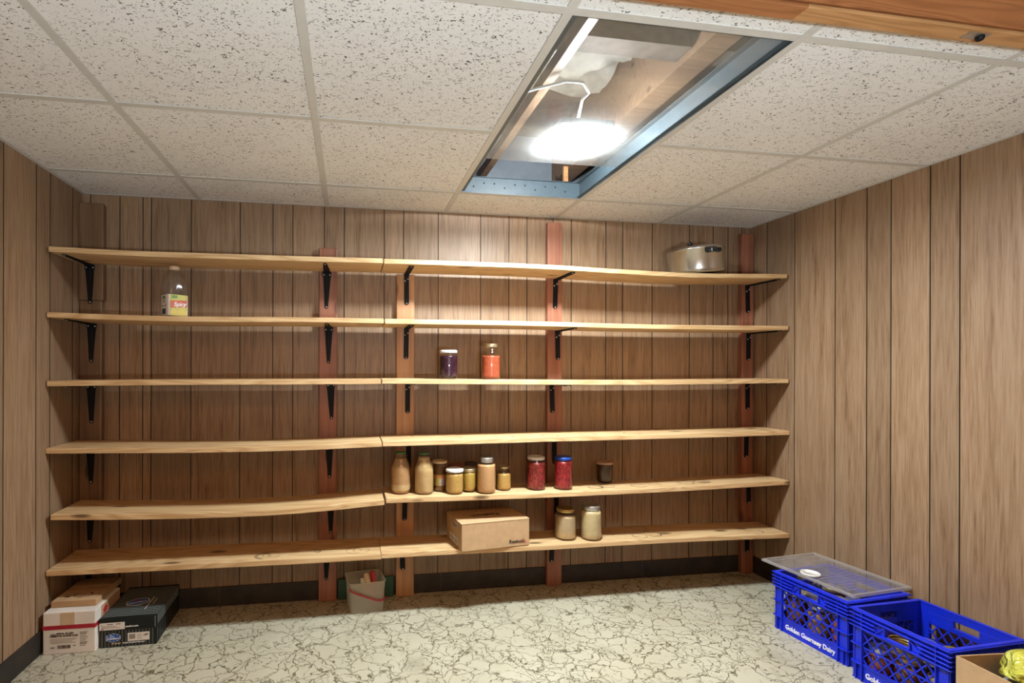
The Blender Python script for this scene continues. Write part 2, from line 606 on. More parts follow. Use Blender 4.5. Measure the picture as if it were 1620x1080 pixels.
def lettering(name, body, size, parent, loc, xdir, ydir, mat, align='LEFT', bold=0.0, shear=0.0, sx=1.0, depth=0.0004):
    """raised print: a text curve lying in the plane of xdir (reading direction) and ydir (up)"""
    cu = bpy.data.curves.new(name, 'FONT')
    cu.body = body
    cu.size = size
    cu.extrude = depth
    cu.offset = bold
    cu.shear = shear
    cu.align_x = align
    cu.resolution_u = 3
    cu.materials.append(mat)
    tmp = bpy.data.objects.new('tmp', cu)
    COL.objects.link(tmp)
    dg = bpy.context.evaluated_depsgraph_get()
    me = bpy.data.meshes.new_from_object(tmp.evaluated_get(dg))
    bpy.data.objects.remove(tmp)
    o = bpy.data.objects.new(name, me)
    COL.objects.link(o)
    x = Vector(xdir).normalized()
    y = Vector(ydir).normalized()
    z = x.cross(y)
    mm = Matrix((x * sx, y, z)).transposed().to_4x4()
    mm.translation = Vector(loc)
    o.parent = parent
    o.matrix_local = mm
    return o


# ------------------------------------------------------------------ the room shell
struct(MB().box(-1.3, 4.9, -5.0, 0.0, -0.05, 0.0).build('floor', FLOOR))

GB = [0.0000, 0.0384, 0.1667, 0.2691, 0.3066, 0.4871, 0.7142, 0.8704, 0.9667, 1.1209, 1.2203, 1.4231, 1.5225, 1.7050, 1.9332, 2.0889, 2.1898, 2.3388, 2.4423, 2.6451, 2.7445, 2.9230, 3.1522, 3.3023, 3.3966, 3.4838, W]
GL = [0.0000, -0.0919, -0.2681, -0.3637, -0.5589, -0.6963, -0.8158, -1.0149, -1.1144, -1.2837, -1.4331, -1.5525, -1.6100]
GR = [0.0000, -0.1210, -0.3008, -0.5247, -0.6753, -0.7782, -0.9273, -1.0277, -1.2426, -1.3430, -1.4836, -1.6100]
GAP = 0.0022
back = struct(MB().box(-0.1, W + 0.1, 0.0, 0.10, 0.0, 2.42).build('wall_back', GROOVE))
for a, b in zip(GB[:-1], GB[1:]):
    mb = MB().box(a + GAP, b - GAP, -0.0045, 0.002, 0.0, H + 0.012)
    mb.mi[3] = mb.mi[5] = 1
    mb.build('plank', [PANEL, GROOVE], back)
left = struct(MB().box(-0.10, 0.0, -1.80, 0.0, 0.0, 2.42).build('wall_left', GROOVE))
for a, b in zip(GL[:-1], GL[1:]):
    mb = MB().box(-0.002, 0.0045, b + GAP * 1.2, a - GAP * 1.2, 0.0, H + 0.012)
    mb.mi[2] = mb.mi[4] = 1
    mb.build('plank', [PANEL, GROOVE], left)
right = struct(MB().box(W, W + 0.10, -1.80, 0.0, 0.0, 2.42).build('wall_right', GROOVE))
for a, b in zip(GR[:-1], GR[1:]):
    mb = MB().box(W - 0.0045, W + 0.002, b + GAP, a - GAP, 0.0, H + 0.012)
    mb.mi[2] = mb.mi[4] = 1
    mb.build('plank', [PANEL, GROOVE], right)

# rooms beyond the doorway
struct(MB().box(-1.3, -0.10, -1.80, -1.70, 0, 2.42).build('wall_outer_left', PLASTER))
struct(MB().box(W + 0.10, 4.9, -1.80, -1.70, 0, 2.42).build('wall_outer_right', PLASTER))
struct(MB().box(-1.35, -1.3, -5.0, -1.70, 0, 2.42).build('wall_far_left', PLASTER))
struct(MB().box(4.9, 4.95, -5.0, -1.70, 0, 2.42).build('wall_far_right', PLASTER))
struct(MB().box(-1.35, 4.95, -5.05, -5.0, 0, 2.42).build('wall_front', PLASTER))
struct(MB().box(-1.35, 4.95, -5.05, 0.10, 2.42, 2.47).build('ceiling_deck', DARKWOOD))
struct(MB().box(-1.3, 4.9, -5.0, -1.80, 2.39, 2.415).build('ceiling_outer', DARKWOOD))
struct(MB().box(-0.10, W + 0.10, -1.80, -1.70, 1.965, 2.42).build('wall_header', PLASTER))

# vinyl cove base
def cove(name, x0, x1, y0, y1):
    return struct(MB().box(x0, x1, y0, y1, 0.0, 0.0955).build(name, BASEB, bevel=0.003))


bb = cove('baseboard_back', 0.0, W, -0.013, -0.0045)
for sx in (0.62, 1.72, 2.86):                       # butt seams of the vinyl strip
    MB().box(sx, sx + 0.004, -0.0142, -0.012, 0.0, 0.0945).build('seam', flat('seam_grime', (0.06, 0.05, 0.04), 0.8), bb)
cove('baseboard_left', 0.0045, 0.013, -1.61, -0.013)
cove('baseboard_right', W - 0.013, W - 0.0045, -1.61, -0.013)

# suspended ceiling: tiles lying in a T-bar grid
GX = [0.0, 0.5240, 1.1336, 1.7432, 2.3528, 2.9624, W]
GY = [0.0, -0.3063, -0.9159, -1.5255, -1.62]
FX0, FX1, FY0, FY1 = GX[3], GX[4], GY[3], GY[1]       # light opening
ceil = struct(empty('ceiling', (0, 0, H)))
for i in range(6):
    for j in range(4):
        if i == 3 and j in (1, 2):
            continue
        x0, x1, y0, y1 = GX[i], GX[i + 1], GY[j + 1], GY[j]
        cx, cy = (x0 + x1) / 2, (y0 + y1) / 2
        sag = random.uniform(0.0, 0.0012)
        MB().box(x0 - cx + 0.003, x1 - cx - 0.003, y0 - cy + 0.003, y1 - cy - 0.003, 0.0038 - sag, 0.018).build('tile', TILE, ceil, (cx, cy, 0))
BW = 0.0118
for x in GX[1:-1]:
    MB().box(x - BW, x + BW, GY[4], GY[0], 0.0, 0.003).box(x - 0.001, x + 0.001, GY[4], GY[0], 0.003, 0.035).build('main_bar', TBAR, ceil)
for j in (1, 2, 3):
    for i in range(6):
        if i == 3 and j == 2:
            continue
        MB().box(GX[i] + BW, GX[i + 1] - BW, GY[j] - BW, GY[j] + BW, 0.0002, 0.0032).build('cross_bar', TBAR, ceil)
MB().box(0, W, -0.019, -0.0045, -0.0004, 0.0018).build('edge_angle', TBAR, ceil)
MB().box(0.0045, 0.019, -1.61, -0.019, -0.0004, 0.0018).build('edge_angle', TBAR, ceil)
MB().box(W - 0.019, W - 0.0045, -1.61, -0.019, -0.0004, 0.0018).build('edge_angle', TBAR, ceil)

# door header: two-piece jamb with a groove, catch plate
hd = struct(empty('trim_1', (0, -1.605, H - 0.020)))
MB().box(0.0, 2.245, -0.043, 0.0, 0.0, 0.10).build('jamb_board', OAK_RED, hd, bevel=0.002)
MB().box(2.246, W, -0.043, 0.0, 0.0, 0.10).build('jamb_board', OAK, hd, bevel=0.002)
MB().box(0.0, W, -0.056, -0.046, 0.004, 0.10).build('stop_bead', OAK_RED, hd, bevel=0.003)
MB().box(0.0, W, -0.19, -0.060, -0.004, 0.10).build('jamb_board', OAK_RED, hd, bevel=0.003)
ct = tag(empty('catch_plate', (2.722, -1.629, H - 0.020)), 'small metal door catch screwed under the wooden door header', 'catch')
MB().prism([(-0.03, -0.011), (0.03, -0.011), (0.03, 0.011), (-0.03, 0.011)], -0.002, 0.0).build('plate', ZINC, ct)
MB().lathe([(0.009, -0.002), (0.009, -0.006), (0.006, -0.011), (0.0, -0.012)], 14).build('roller', BLACK, ct, (0.012, 0, 0))

# ------------------------------------------------------------------ what shows above the open light
struct(MB().box(1.912, 1.944, -1.60, -0.0, 2.156, 2.201).build('joist_1', JOIST))
struct(MB().box(2.325, 2.415, -1.60, -0.0, 2.166, 2.41).build('joist_2', JOIST))
struct(MB().box(2.90, 2.98, -1.60, -0.0, 2.166, 2.41).build('joist_3', JOIST))
struct(MB().box(1.30, 1.38, -1.60, -0.0, 2.166, 2.41).build('joist_4', JOIST))
struct(MB().box(1.385, 2.320, -1.16, -1.08, 2.186, 2.41).build('blocking_1', DARKWOOD))
struct(MB().box(2.42, 2.895, -1.16, -1.08, 2.186, 2.41).build('blocking_2', DARKWOOD))
struct(MB().box(1.962, 2.14, -0.070, -0.05, 2.056, 2.141).build('blocking_3', JOIST))
struct(MB().box(1.385, 2.895, -0.012, -0.0005, H + 0.03, 2.41).build('trim_2', flat('lamplit_grey_board', (0.15, 0.17, 0.195), 0.7, vary=0.15, scale=6)))  # added cover board; the lamp's grey cast is put into its colour
st = tag(MB().box(-0.011, 0.011, -0.008, 0.008, 0, 0.075).build('wood_stick', OAK, None, (2.3135, -0.215, 2.101)), 'short pale wood stick hanging between joists inside the ceiling opening', 'stick')


def batt(x0, x1, y0, y1, z):
    mb = MB()
    nx, ny = 18, 22
    vs, fs = [], []
    for i in range(nx + 1):
        for j in range(ny + 1):
            vs.append((x0 + (x1 - x0) * i / nx, y0 + (y1 - y0) * j / ny, z + 0.018 * math.sin(i * 1.3 + j * 0.7) + random.uniform(-0.014, 0.014)))
    for i in range(nx):
        for j in range(ny):
            a = i * (ny + 1) + j
            fs.append((a, a + 1, a + ny + 2, a + ny + 1))
    n0 = len(vs)
    vs += [(p[0], p[1], 2.418) for p in vs]
    fs += [tuple(k + n0 for k in f) for f in fs]
    return mb._add(vs, fs, 0, True)


tag(batt(1.40, 2.31, -1.60, -1.17, 2.296).build('insulation_batt', INSUL), 'crumpled pale insulation batt above the front end of the clear panel', 'insulation')
tag(batt(1.40, 2.31, -1.07, -0.52, 2.37).build('insulation_batt', INSUL), 'pale insulation batt above the middle of the clear panel, behind the dark blocking', 'insulation')
cab = [(1.7, -0.8300000000000001, 2.136), (1.8, -0.87, 2.136), (1.9, -0.9500000000000001, 2.136), (1.97, -1.0, 2.136), (2.03, -1.0, 2.136), (2.07, -0.9600000000000001, 2.126), (2.0500000000000003, -0.95, 2.106), (2.055, -0.9099999999999999, 2.066), (2.06, -0.8899999999999999, 2.048)]
tag(MB().tube(cab, 0.005).build('power_cable', flat('white_cable', (0.6, 0.6, 0.58), 0.4)), 'white looped power cable running to the lamp above the clear panel', 'cable')

# the light fitting let into the grid: rim, panel, lamp
fx = tag(empty('light_fixture', ((FX0 + FX1) / 2, (FY0 + FY1) / 2, H)), 'open grey metal ceiling light frame set in the white tile grid', 'light fixture')
hw, hd2 = (FX1 - FX0) / 2 - BW - 0.0005, (FY1 - FY0) / 2 - BW - 0.0005
RZ = 0.075
for nm, a in (('side_rail', (-hw, -hw + 0.002, -hd2, hd2)), ('side_rail', (hw - 0.002, hw, -hd2, hd2)), ('end_rail', (-hw, hw, hd2 - 0.002, hd2)), ('end_rail', (-hw, hw, -hd2, -hd2 + 0.002))):
    x0, x1, y0, y1 = a
    mb = MB().box(x0, x1, y0, y1, 0.0005, RZ)
    if nm == 'side_rail':
        s = 1 if x0 < 0 else -1
        e = x0 if x0 < 0 else x1
        mb.box(min(e, e + s * 0.016), max(e, e + s * 0.016), y0, y1, 0.006, 0.008).box(min(e, e + s * 0.022), max(e, e + s * 0.022), y0, y1, RZ - 0.002, RZ)
    else:
        s = 1 if y0 < 0 else -1
        e = y0 if y0 < 0 else y1
        mb.box(x0 + 0.02, x1 - 0.02, min(e, e + s * 0.012), max(e, e + s * 0.012), RZ - 0.002, RZ)
    rail = mb.build(nm, FIXTURE, fx)
    if nm == 'end_rail' and y0 > 0:
        for k in range(10):
            MB().lathe([(0.0038, 0), (0.0038, 0.0012)], 10, mat=Matrix.Rotation(PI / 2, 4, 'X')).build('punched_hole', BLACK, rail, (-hw + 0.06 + k * 0.05, y0 - 0.0004, 0.030 + (0.018 if k % 3 else 0.0)))
pn = MB().box(-hw + 0.003, hw - 0.003, -hd2 + 0.003, 0.232, 0.0085, 0.0115).build('diffuser_panel', ACRYLIC, fx)
pn['label'] = 'clear dusty acrylic panel'
wl = tag(empty('work_lamp', (2.066, -0.870, H + 0.0120)), 'small square glowing lamp lying on the clear ceiling panel', 'lamp')
MB().box(-0.098, 0.098, -0.098, 0.098, 0.0155, 0.040).build('lamp_back', FIXTURE, wl, bevel=0.004)
MB().box(-0.080, 0.080, -0.080, 0.080, 0.0405, 0.0425).build('void_fill_glow', mat_emit('void_fill_emission', (0.93, 0.98, 1.0), 75.0), wl)  # upward glow added to brighten the space above the ceiling
EM = mat_emit('lamp_glow', (0.93, 0.98, 1.0), LAMP_STRENGTH)
MB().box(-0.092, 0.092, -0.092, 0.092, 0.0010, 0.0150).build('lamp_diffuser', EM, wl, bevel=0.005)
wr = tag(MB().tube([(0, 0, 0), (0.004, 0, 0.05), (0.012, 0, 0.115)], 0.0016, 6).tube([(0.012, 0, 0), (0.014, 0, 0.06), (0.006, 0.0, 0.115)], 0.0016, 6).build('hanger_wire', ZINC, None, (1.806, -0.341, H + 0.0765)), 'twisted pair of thin hanger wires at the back corner of the open light', 'wire')

# ------------------------------------------------------------------ posts
def post(label, x0t, x0b, w, zt, zb, mat, depth=0.0335):
    mb = MB()
    y0, y1 = -0.0135 - depth + 0.009, -0.0135
    y0, y1 = -0.0385, -0.0048
    vs = [(x0b, y0, zb), (x0b + w, y0, zb), (x0b + w, y1, zb), (x0b, y1, zb), (x0t, y0, zt), (x0t + w, y0, zt), (x0t + w, y1, zt), (x0t, y1, zt)]
    # notch clear of the vinyl base: the post stands over it, so the lower back edge steps forward
    mb._add(vs, [(0, 3, 2, 1), (4, 5, 6, 7), (0, 1, 5, 4), (1, 2, 6, 5), (2, 3, 7, 6), (3, 0, 4, 7)])
    o = mb.build('wall_post', mat, None, bevel=0.004)
    return tag(o, label, 'post', 'upright shelf posts')


p1 = post('dark brown upright post in the left corner behind the shelves', 0.0075, 0.0075, 0.0947, 1.4784, 0.0, POST_BROWN)
cap = MB().box(0.0055, 0.110, -0.0430, -0.0048, 1.4785, 1.930).build('spliced_top', POST_BROWN, p1, bevel=0.004)
p2 = post('reddish brown upright post left of the shelf joint, stopping just above the top shelf', 1.0971, 1.0971, 0.0892, 1.7648, 0.0, POST_RED)
p3 = post('pale unstained fir upright post just right of the shelf joint', 1.4840, 1.4840, 0.0924, 1.6444, 0.0, POST_FIR)
p4 = post('tall red stained upright post that reaches nearly to the ceiling', 2.2938, 2.2938, 0.0829, 1.9491, 0.0, POST_RED)
p5 = post('red stained upright post in the right corner behind the shelves', 3.4598, 3.4598, 0.0740, 1.9392, 0.0, POST_RED)


# ------------------------------------------------------------------ shelves
def yf(x):
    return -0.302 + 0.028 * x / W


BACK = -0.060
TH = 0.0222
SH = {
    '1L': [(0.0157, 1.6664), (0.3125, 1.6608), (0.5879, 1.6615), (0.9882, 1.664), (1.3969, 1.6681)],
    '1R': [(1.4029, 1.6666), (1.6545, 1.6685), (2.1742, 1.6683), (2.5803, 1.6588), (2.958, 1.6531), (3.5249, 1.6665)],
    '2L': [(0.0098, 1.3942), (0.3129, 1.3874), (0.5887, 1.3865), (0.9885, 1.3912), (1.4018, 1.3928)],
    '2R': [(1.4078, 1.3916), (2.1735, 1.3923), (2.578, 1.3884), (3.0096, 1.3885), (3.5322, 1.3936)],
    '3L': [(0.0101, 1.1092), (0.5836, 1.1129), (0.9894, 1.1132), (1.3897, 1.1146)],
    '3R': [(1.3947, 1.1161), (2.0792, 1.11), (2.4155, 1.1075), (2.7543, 1.107), (3.5337, 1.1144)],
    '4L': [(0.0065, 0.8301), (0.2745, 0.8257), (0.5852, 0.8195), (0.9911, 0.8187), (1.3946, 0.8272)],
    '4R': [(1.3986, 0.8283), (1.947, 0.8309), (2.1745, 0.8328), (2.6149, 0.8343), (3.1025, 0.837), (3.541, 0.8407)],
    '5L': [(0.0257, 0.5546), (0.2753, 0.5444), (0.5855, 0.5359), (0.991, 0.5365), (1.4067, 0.5601)],
    '5R': [(1.4143, 0.5677), (1.7993, 0.5644), (2.1752, 0.5627), (2.583, 0.5644), (3.0138, 0.5687), (3.541, 0.5786)],
    '6L': [(0.0089, 0.3227), (0.2755, 0.3197), (0.5861, 0.3167), (0.9915, 0.3125), (1.392, 0.3116)],
    '6R': [(1.3935, 0.3151), (1.6982, 0.3144), (2.1761, 0.31), (2.5843, 0.3097), (3.0151, 0.3071), (3.541, 0.298)],
}
SHM = {'6L': PINE_6L, '6R': PINE_6R, '5R': PINE_5R, '4R': PINE_4R}
LEVEL = ['top', 'second', 'third', 'fourth', 'fifth', 'bottom']


def shelf_z(key, x):
    pts = SH[key]
    if x <= pts[0][0]:
        return pts[0][1]
    for (xa, za), (xb, zb) in zip(pts[:-1], pts[1:]):
        if x <= xb:
            return za + (zb - za) * (x - xa) / (xb - xa)
    return pts[-1][1]


def smooth_z(pts, n=26):
    """Catmull-Rom through the measured sag"""
    out = []
    xs = [pts[0][0] + (pts[-1][0] - pts[0][0]) * i / n for i in range(n + 1)]
    for x in xs:
        for k in range(len(pts) - 1):
            if x <= pts[k + 1][0] + 1e-9:
                break
        p0, p1, p2, p3 = pts[max(k - 1, 0)], pts[k], pts[k + 1], pts[min(k + 2, len(pts) - 1)]
        t = (x - p1[0]) / (p2[0] - p1[0])
        h = p2[0] - p1[0]
        m1 = (p2[1] - p0[1]) / (p2[0] - p0[0]) * h if p2[0] != p0[0] else 0
        m2 = (p3[1] - p1[1]) / (p3[0] - p1[0]) * h if p3[0] != p1[0] else 0
        z = (2 * t ** 3 - 3 * t ** 2 + 1) * p1[1] + (t ** 3 - 2 * t * t + t) * m1 + (-2 * t ** 3 + 3 * t * t) * p2[1] + (t ** 3 - t * t) * m2
        out.append((x, z))
    return out


SZ = {k: smooth_z(v) for k, v in SH.items()}


def surf(key, x):
    pts = SZ[key]
    if x <= pts[0][0]:
        return pts[0][1]
    for (xa, za), (xb, zb) in zip(pts[:-1], pts[1:]):
        if x <= xb:
            return za + (zb - za) * (x - xa) / (xb - xa)
    return pts[-1][1]


SIDE = {'L': 'left of the joint', 'R': 'right of the joint'}
for key, pts in SH.items():
    secs = []
    bz = {'5R': -0.007, '4L': 0.0, '5L': 0.001, '6L': 0.004}.get(key, 0.0)
    for x, z in SZ[key]:
        f = yf(x) + random.uniform(-0.0006, 0.0006)
        t = (x - pts[0][0]) / (pts[-1][0] - pts[0][0])
        zb = z + bz * (t if key == '5R' else (1 - t) if key in ('4L',) else 1)
        secs.append([(x, f, z - TH), (x, f, z), (x, BACK, zb), (x, BACK, zb - TH)])
    o = MB().loft(secs, smooth=False).build('shelf_board', SHM.get(key, PINE), None, bevel=0.0018, bseg=2)
    lv = LEVEL[int(key[0]) - 1]
    extra = {'1L': ', nothing on it', '1R': ', carrying the pot', '2L': ', carrying the juice bottle', '2R': ', empty', '3L': ', empty', '3R': ', carrying the purple jar',
             '4L': ', empty', '4R': ', empty and stained', '5L': ', empty', '5R': ', carrying the row of jars', '6L': ', empty', '6R': ', carrying the shoe box'}[key]
    tag(o, 'pine board of the %s shelf %s%s' % (lv, SIDE[key[1]], extra), 'shelf', 'pine shelf boards')


# ------------------------------------------------------------------ brackets
def strap(pts_w, y0, y1):
    pass


def leg_outline(kind, L):
    """half outline of a bracket leaf, from the bend (0) to its tip (L)"""
    if kind == 'taper':
        prof = [(0.0, 0.0215), (0.014, 0.0215), (0.028, 0.0185), (L - 0.012, 0.0090), (L - 0.003, 0.0075), (L, 0.003)]
    else:
        prof = [(0.0, 0.0125), (L - 0.0125, 0.0125), (L - 0.006, 0.0108), (L - 0.0018, 0.0062), (L, 0.0)]
    return [(w, -d) for d, w in prof] + [(-w, -d) for d, w in prof[::-1] if w > 0]


def bracket_proto(kind):
    LV, LH = (0.181, 0.228) if kind == 'taper' else (0.157, 0.224)
    mb = MB()
    t = 0.0026
    # vertical leaf in the xz plane (against the post): outline extruded along y
    mv = Matrix(((1, 0, 0, 0), (0, 0, -1, 0), (0, 1, 0, 0), (0, 0, 0, 1)))
    mb.prism(leg_outline(kind, LV), 0.0, t, 0, mv)
    # arm under the board, running forward (-y)
    if kind == 'taper':
        arm = [(0.0215, 0.0), (0.0215, -0.014), (0.0165, -0.03), (0.0085, -LH + 0.012), (0.003, -LH), (-0.003, -LH), (-0.0085, -LH + 0.012), (-0.0165, -0.03), (-0.0215, -0.014), (-0.0215, 0.0)]
    else:
        arm = [(0.0125, 0), (0.0125, -LH + 0.0125), (0.0108, -LH + 0.006), (0.0062, -LH + 0.0018), (0, -LH), (-0.0062, -LH + 0.0018), (-0.0108, -LH + 0.006), (-0.0125, -LH + 0.0125), (-0.0125, 0)]
    mb.prism(arm, -t, 0.0)
    # pressed stiffening rib down the middle, bridging the bend
    if kind == 'taper':
        mb.loft([[(-0.009, -0.002, -0.02), (0.009, -0.002, -0.02), (0.005, -0.0085, -0.02), (-0.005, -0.0085, -0.02)],
                 [(-0.004, -0.002, -LV + 0.024), (0.004, -0.002, -LV + 0.024), (0.002, -0.006, -LV + 0.024), (-0.002, -0.006, -LV + 0.024)]], smooth=False)
        mb.loft([[(-0.009, -0.012, -0.002), (0.009, -0.012, -0.002), (0.005, -0.012, -0.0085), (-0.005, -0.012, -0.0085)],
                 [(-0.004, -LH + 0.024, -0.002), (0.004, -LH + 0.024, -0.002), (0.002, -LH + 0.024, -0.005), (-0.002, -LH + 0.024, -0.005)]], smooth=False)
        mb.prism([(-0.0095, 0.0), (-0.0095, -0.024), (-0.024, -0.0)], -0.0015, 0.0015, 0, Matrix(((0, 0, 1, 0), (1, 0, 0, 0), (0, 1, 0, 0), (0, 0, 0, 1))))
    else:
        for s in (-1, 1):
            mb.box(s * 0.0125 - 0.0022 if s > 0 else -0.0125, 0.0125 if s > 0 else -0.0103, -0.0055, 0.0, -LV + 0.012, 0.0)
            mb.box(s * 0.0125 - 0.0022 if s > 0 else -0.0125, 0.0125 if s > 0 else -0.0103, -LH + 0.012, 0.0, -0.0055, 0.0)
        mb.box(-0.0035, 0.0035, -0.0042, 0.0, -LV + 0.022, -0.050)
        mb.box(-0.0035, 0.0035, -LH + 0.022, -0.02, -0.0042, 0.0)
    o = mb.build('shelf_bracket', BLACK, None, bevel=0.0006, bseg=1)
    up_x = 0.0145 if kind == 'taper' else 0.0075
    up_z = -0.012 if kind == 'taper' else -0.034
    rot = Matrix.Rotation(PI / 2, 4, 'X')
    for (x, z) in ((-up_x, up_z), (up_x, up_z + (0.0 if kind == 'taper' else 0.010)), (0.0, -LV + 0.008)):
        MB().lathe([(0.0042, 0.0), (0.0042, 0.0008), (0.0030, 0.0024), (0.0, 0.0030)], 12, mat=rot).build('screw', ZINC, o, (x, -0.0055 if kind != 'taper' else -0.0028, z))
    MB().lathe([(0.0, -0.0060), (0.0030, -0.0052), (0.0042, -0.0036), (0.0042, -0.0030)], 12).build('screw', ZINC, o, (0.0, -LH + 0.012, -0.0002))
    return o


POSTS = [
    ('taper', 'black tapered bracket', 'dark left corner post', [0.0535, 0.0604, 0.0591, 0.0572, 0.0588, 0.0491], 'L'),
    ('taper', 'black tapered bracket', 'reddish post left of the joint', [1.1363, 1.1447, 1.1548, 1.1494, 1.1563, 1.1381], 'L'),
    ('strap', 'black round-ended bracket', 'pale post right of the joint', [1.5339, 1.5346, 1.5419, 1.5459, 1.5304, 1.5146], 'R'),
    ('strap', 'black round-ended bracket', 'tall red middle post', [2.3372, 2.3483, 2.3168, 2.3312, 2.3458, 2.3217], 'R'),
    ('strap', 'black round-ended bracket', 'red right corner post', [3.4907, 3.4981, 3.4937, 3.488, 3.4992, 3.4926], 'R'),
]
protos = {}
for kind, what, where, xs, side in POSTS:
    for k, x in enumerate(xs):
        if kind not in protos:
            protos[kind] = bracket_proto(kind)
            o = protos[kind]
        else:
            o = copy_tree(protos[kind])
        o.location = (x, -0.0386 if k or where != 'dark left corner post' else -0.0431, surf('%d%s' % (k + 1, side), x) - TH - 0.0010)
        o.rotation_euler = (0, random.uniform(-0.03, 0.03), 0)
        tag(o, '%s under the %s shelf, on the %s' % (what, LEVEL[k], where), 'bracket', 'shelf brackets')


# ------------------------------------------------------------------ jars and bottles
def jar(label, x, y, z, r, h, fill, content, lid_mat, lid_r=0.85, lid_h=0.014, neck=0.80, shoulder=0.80, base=0.93, name='canning_jar', cat='jar', group='filled jars on the shelves', lid='screw', sediment=None, waist=None):
    root = tag(empty(name, (x, y, z + 0.0006)), label, cat, group)
    zl = h - lid_h
    nr = r * neck
    sh = h * shoulder
    rb = r * base
    out = [(0.0, 0.0), (rb * 0.9, 0.0), (rb, 0.003), (r, 0.012)]
    if waist:
        out += [(r * waist[1], h * waist[0])]
    out += [(r, sh * 0.85), (r * 0.985, sh), (nr + (r - nr) * 0.55, sh + (zl - sh) * 0.38), (nr, sh + (zl - sh) * 0.72), (nr, h - 0.003)]
    MB().lathe(out, 32, cap=False).build('glass', GLASS, root)
    t = 0.0018
    top = fill * h

    def rad_at(zz):
        for (ra, za), (rb_, zb) in zip(out[:-1], out[1:]):
            if za <= zz <= zb and zb > za:
                return ra + (rb_ - ra) * (zz - za) / (zb - za)
        return nr
    ins = [(0.0, 0.004), (rb * 0.9, 0.0042), (r - t, 0.014)]
    nst = 14
    for i in range(1, nst + 1):
        zz = 0.014 + (top - 0.014) * i / nst
        ins.append((max(0.002, rad_at(zz) - t), zz))
    ins.append((0.0, top + 0.0005))
    c = MB().lathe(ins, 32).build('contents', content, root)
    lr = r * lid_r
    if lid == 'flat':
        pr = [(lr * 0.97, zl), (lr, zl + 0.002), (lr, h - 0.004), (lr * 0.95, h - 0.0012), (lr * 0.86, h), (lr * 0.80, h - 0.0012), (0.0, h - 0.0012)]
    else:
        pr = [(lr * 0.97, zl), (lr, zl + 0.0015), (lr * 0.985, zl + lid_h * 0.35), (lr, zl + lid_h * 0.45), (lr, h - 0.003), (lr * 0.96, h - 0.0008), (lr * 0.90, h), (lr * 0.84, h - 0.0015), (0.0, h - 0.0010)]
    MB().lathe(pr, 32).build('lid', lid_mat, root)
    if sediment:
        MB().lathe([(r * 1.0 - 0.001, 0.012), (r - 0.0012, sediment)], 32, cap=False).build('sediment', SEDIMENT, root)
    return root


SEDIMENT = mat_pulp('pale_sediment', (0.465, 0.315, 0.15), (0.525, 0.375, 0.195), 40)
CIDER = mat_pulp('cloudy_cider', (0.3969, 0.2156, 0.0938), (0.5012, 0.2933, 0.14), 14)
CIDER2 = mat_pulp('cloudy_juice', (0.4867, 0.3132, 0.139), (0.5616, 0.3816, 0.185), 14)
HONEY = mat_pulp('brown_honey', (0.10, 0.045, 0.015), (0.17, 0.08, 0.025), 20)
SAUCE = mat_pulp('apple_sauce', (0.455, 0.2604, 0.0693), (0.546, 0.3395, 0.1064), 120)
SAUCE2 = mat_pulp('yellow_sauce', (0.4066, 0.257, 0.0476), (0.495, 0.3257, 0.0796), 120)
SAUCE3 = mat_pulp('pink_tan_sauce', (0.515, 0.2716, 0.1199), (0.5861, 0.336, 0.1598), 120)
RED1 = mat_pulp('red_shreds', (0.0975, 0.006, 0.0075), (0.315, 0.0338, 0.03), 110, 0.3, (1, 1, 0.5))
RED2 = mat_pulp('crimson_shreds', (0.128, 0.0032, 0.008), (0.4, 0.028, 0.032), 110, 0.3, (1, 1, 0.5))
DARKJ = mat_pulp('dark_syrup', (0.030, 0.014, 0.008), (0.055, 0.028, 0.016), 20)
CREAM1 = mat_pulp('grey_cream', (0.4118, 0.2995, 0.1685), (0.4961, 0.3722, 0.2189), 20)
CREAM2 = mat_pulp('pale_cream', (0.468, 0.3592, 0.1845), (0.5655, 0.4447, 0.246), 20)
PURPLE = mat_pulp('grape_jam', (0.0135, 0.0027, 0.009), (0.036, 0.0081, 0.0203), 50)
TOMATO = mat_pulp('tomato_sauce', (0.2852, 0.0527, 0.0217), (0.3472, 0.0806, 0.0372), 60)


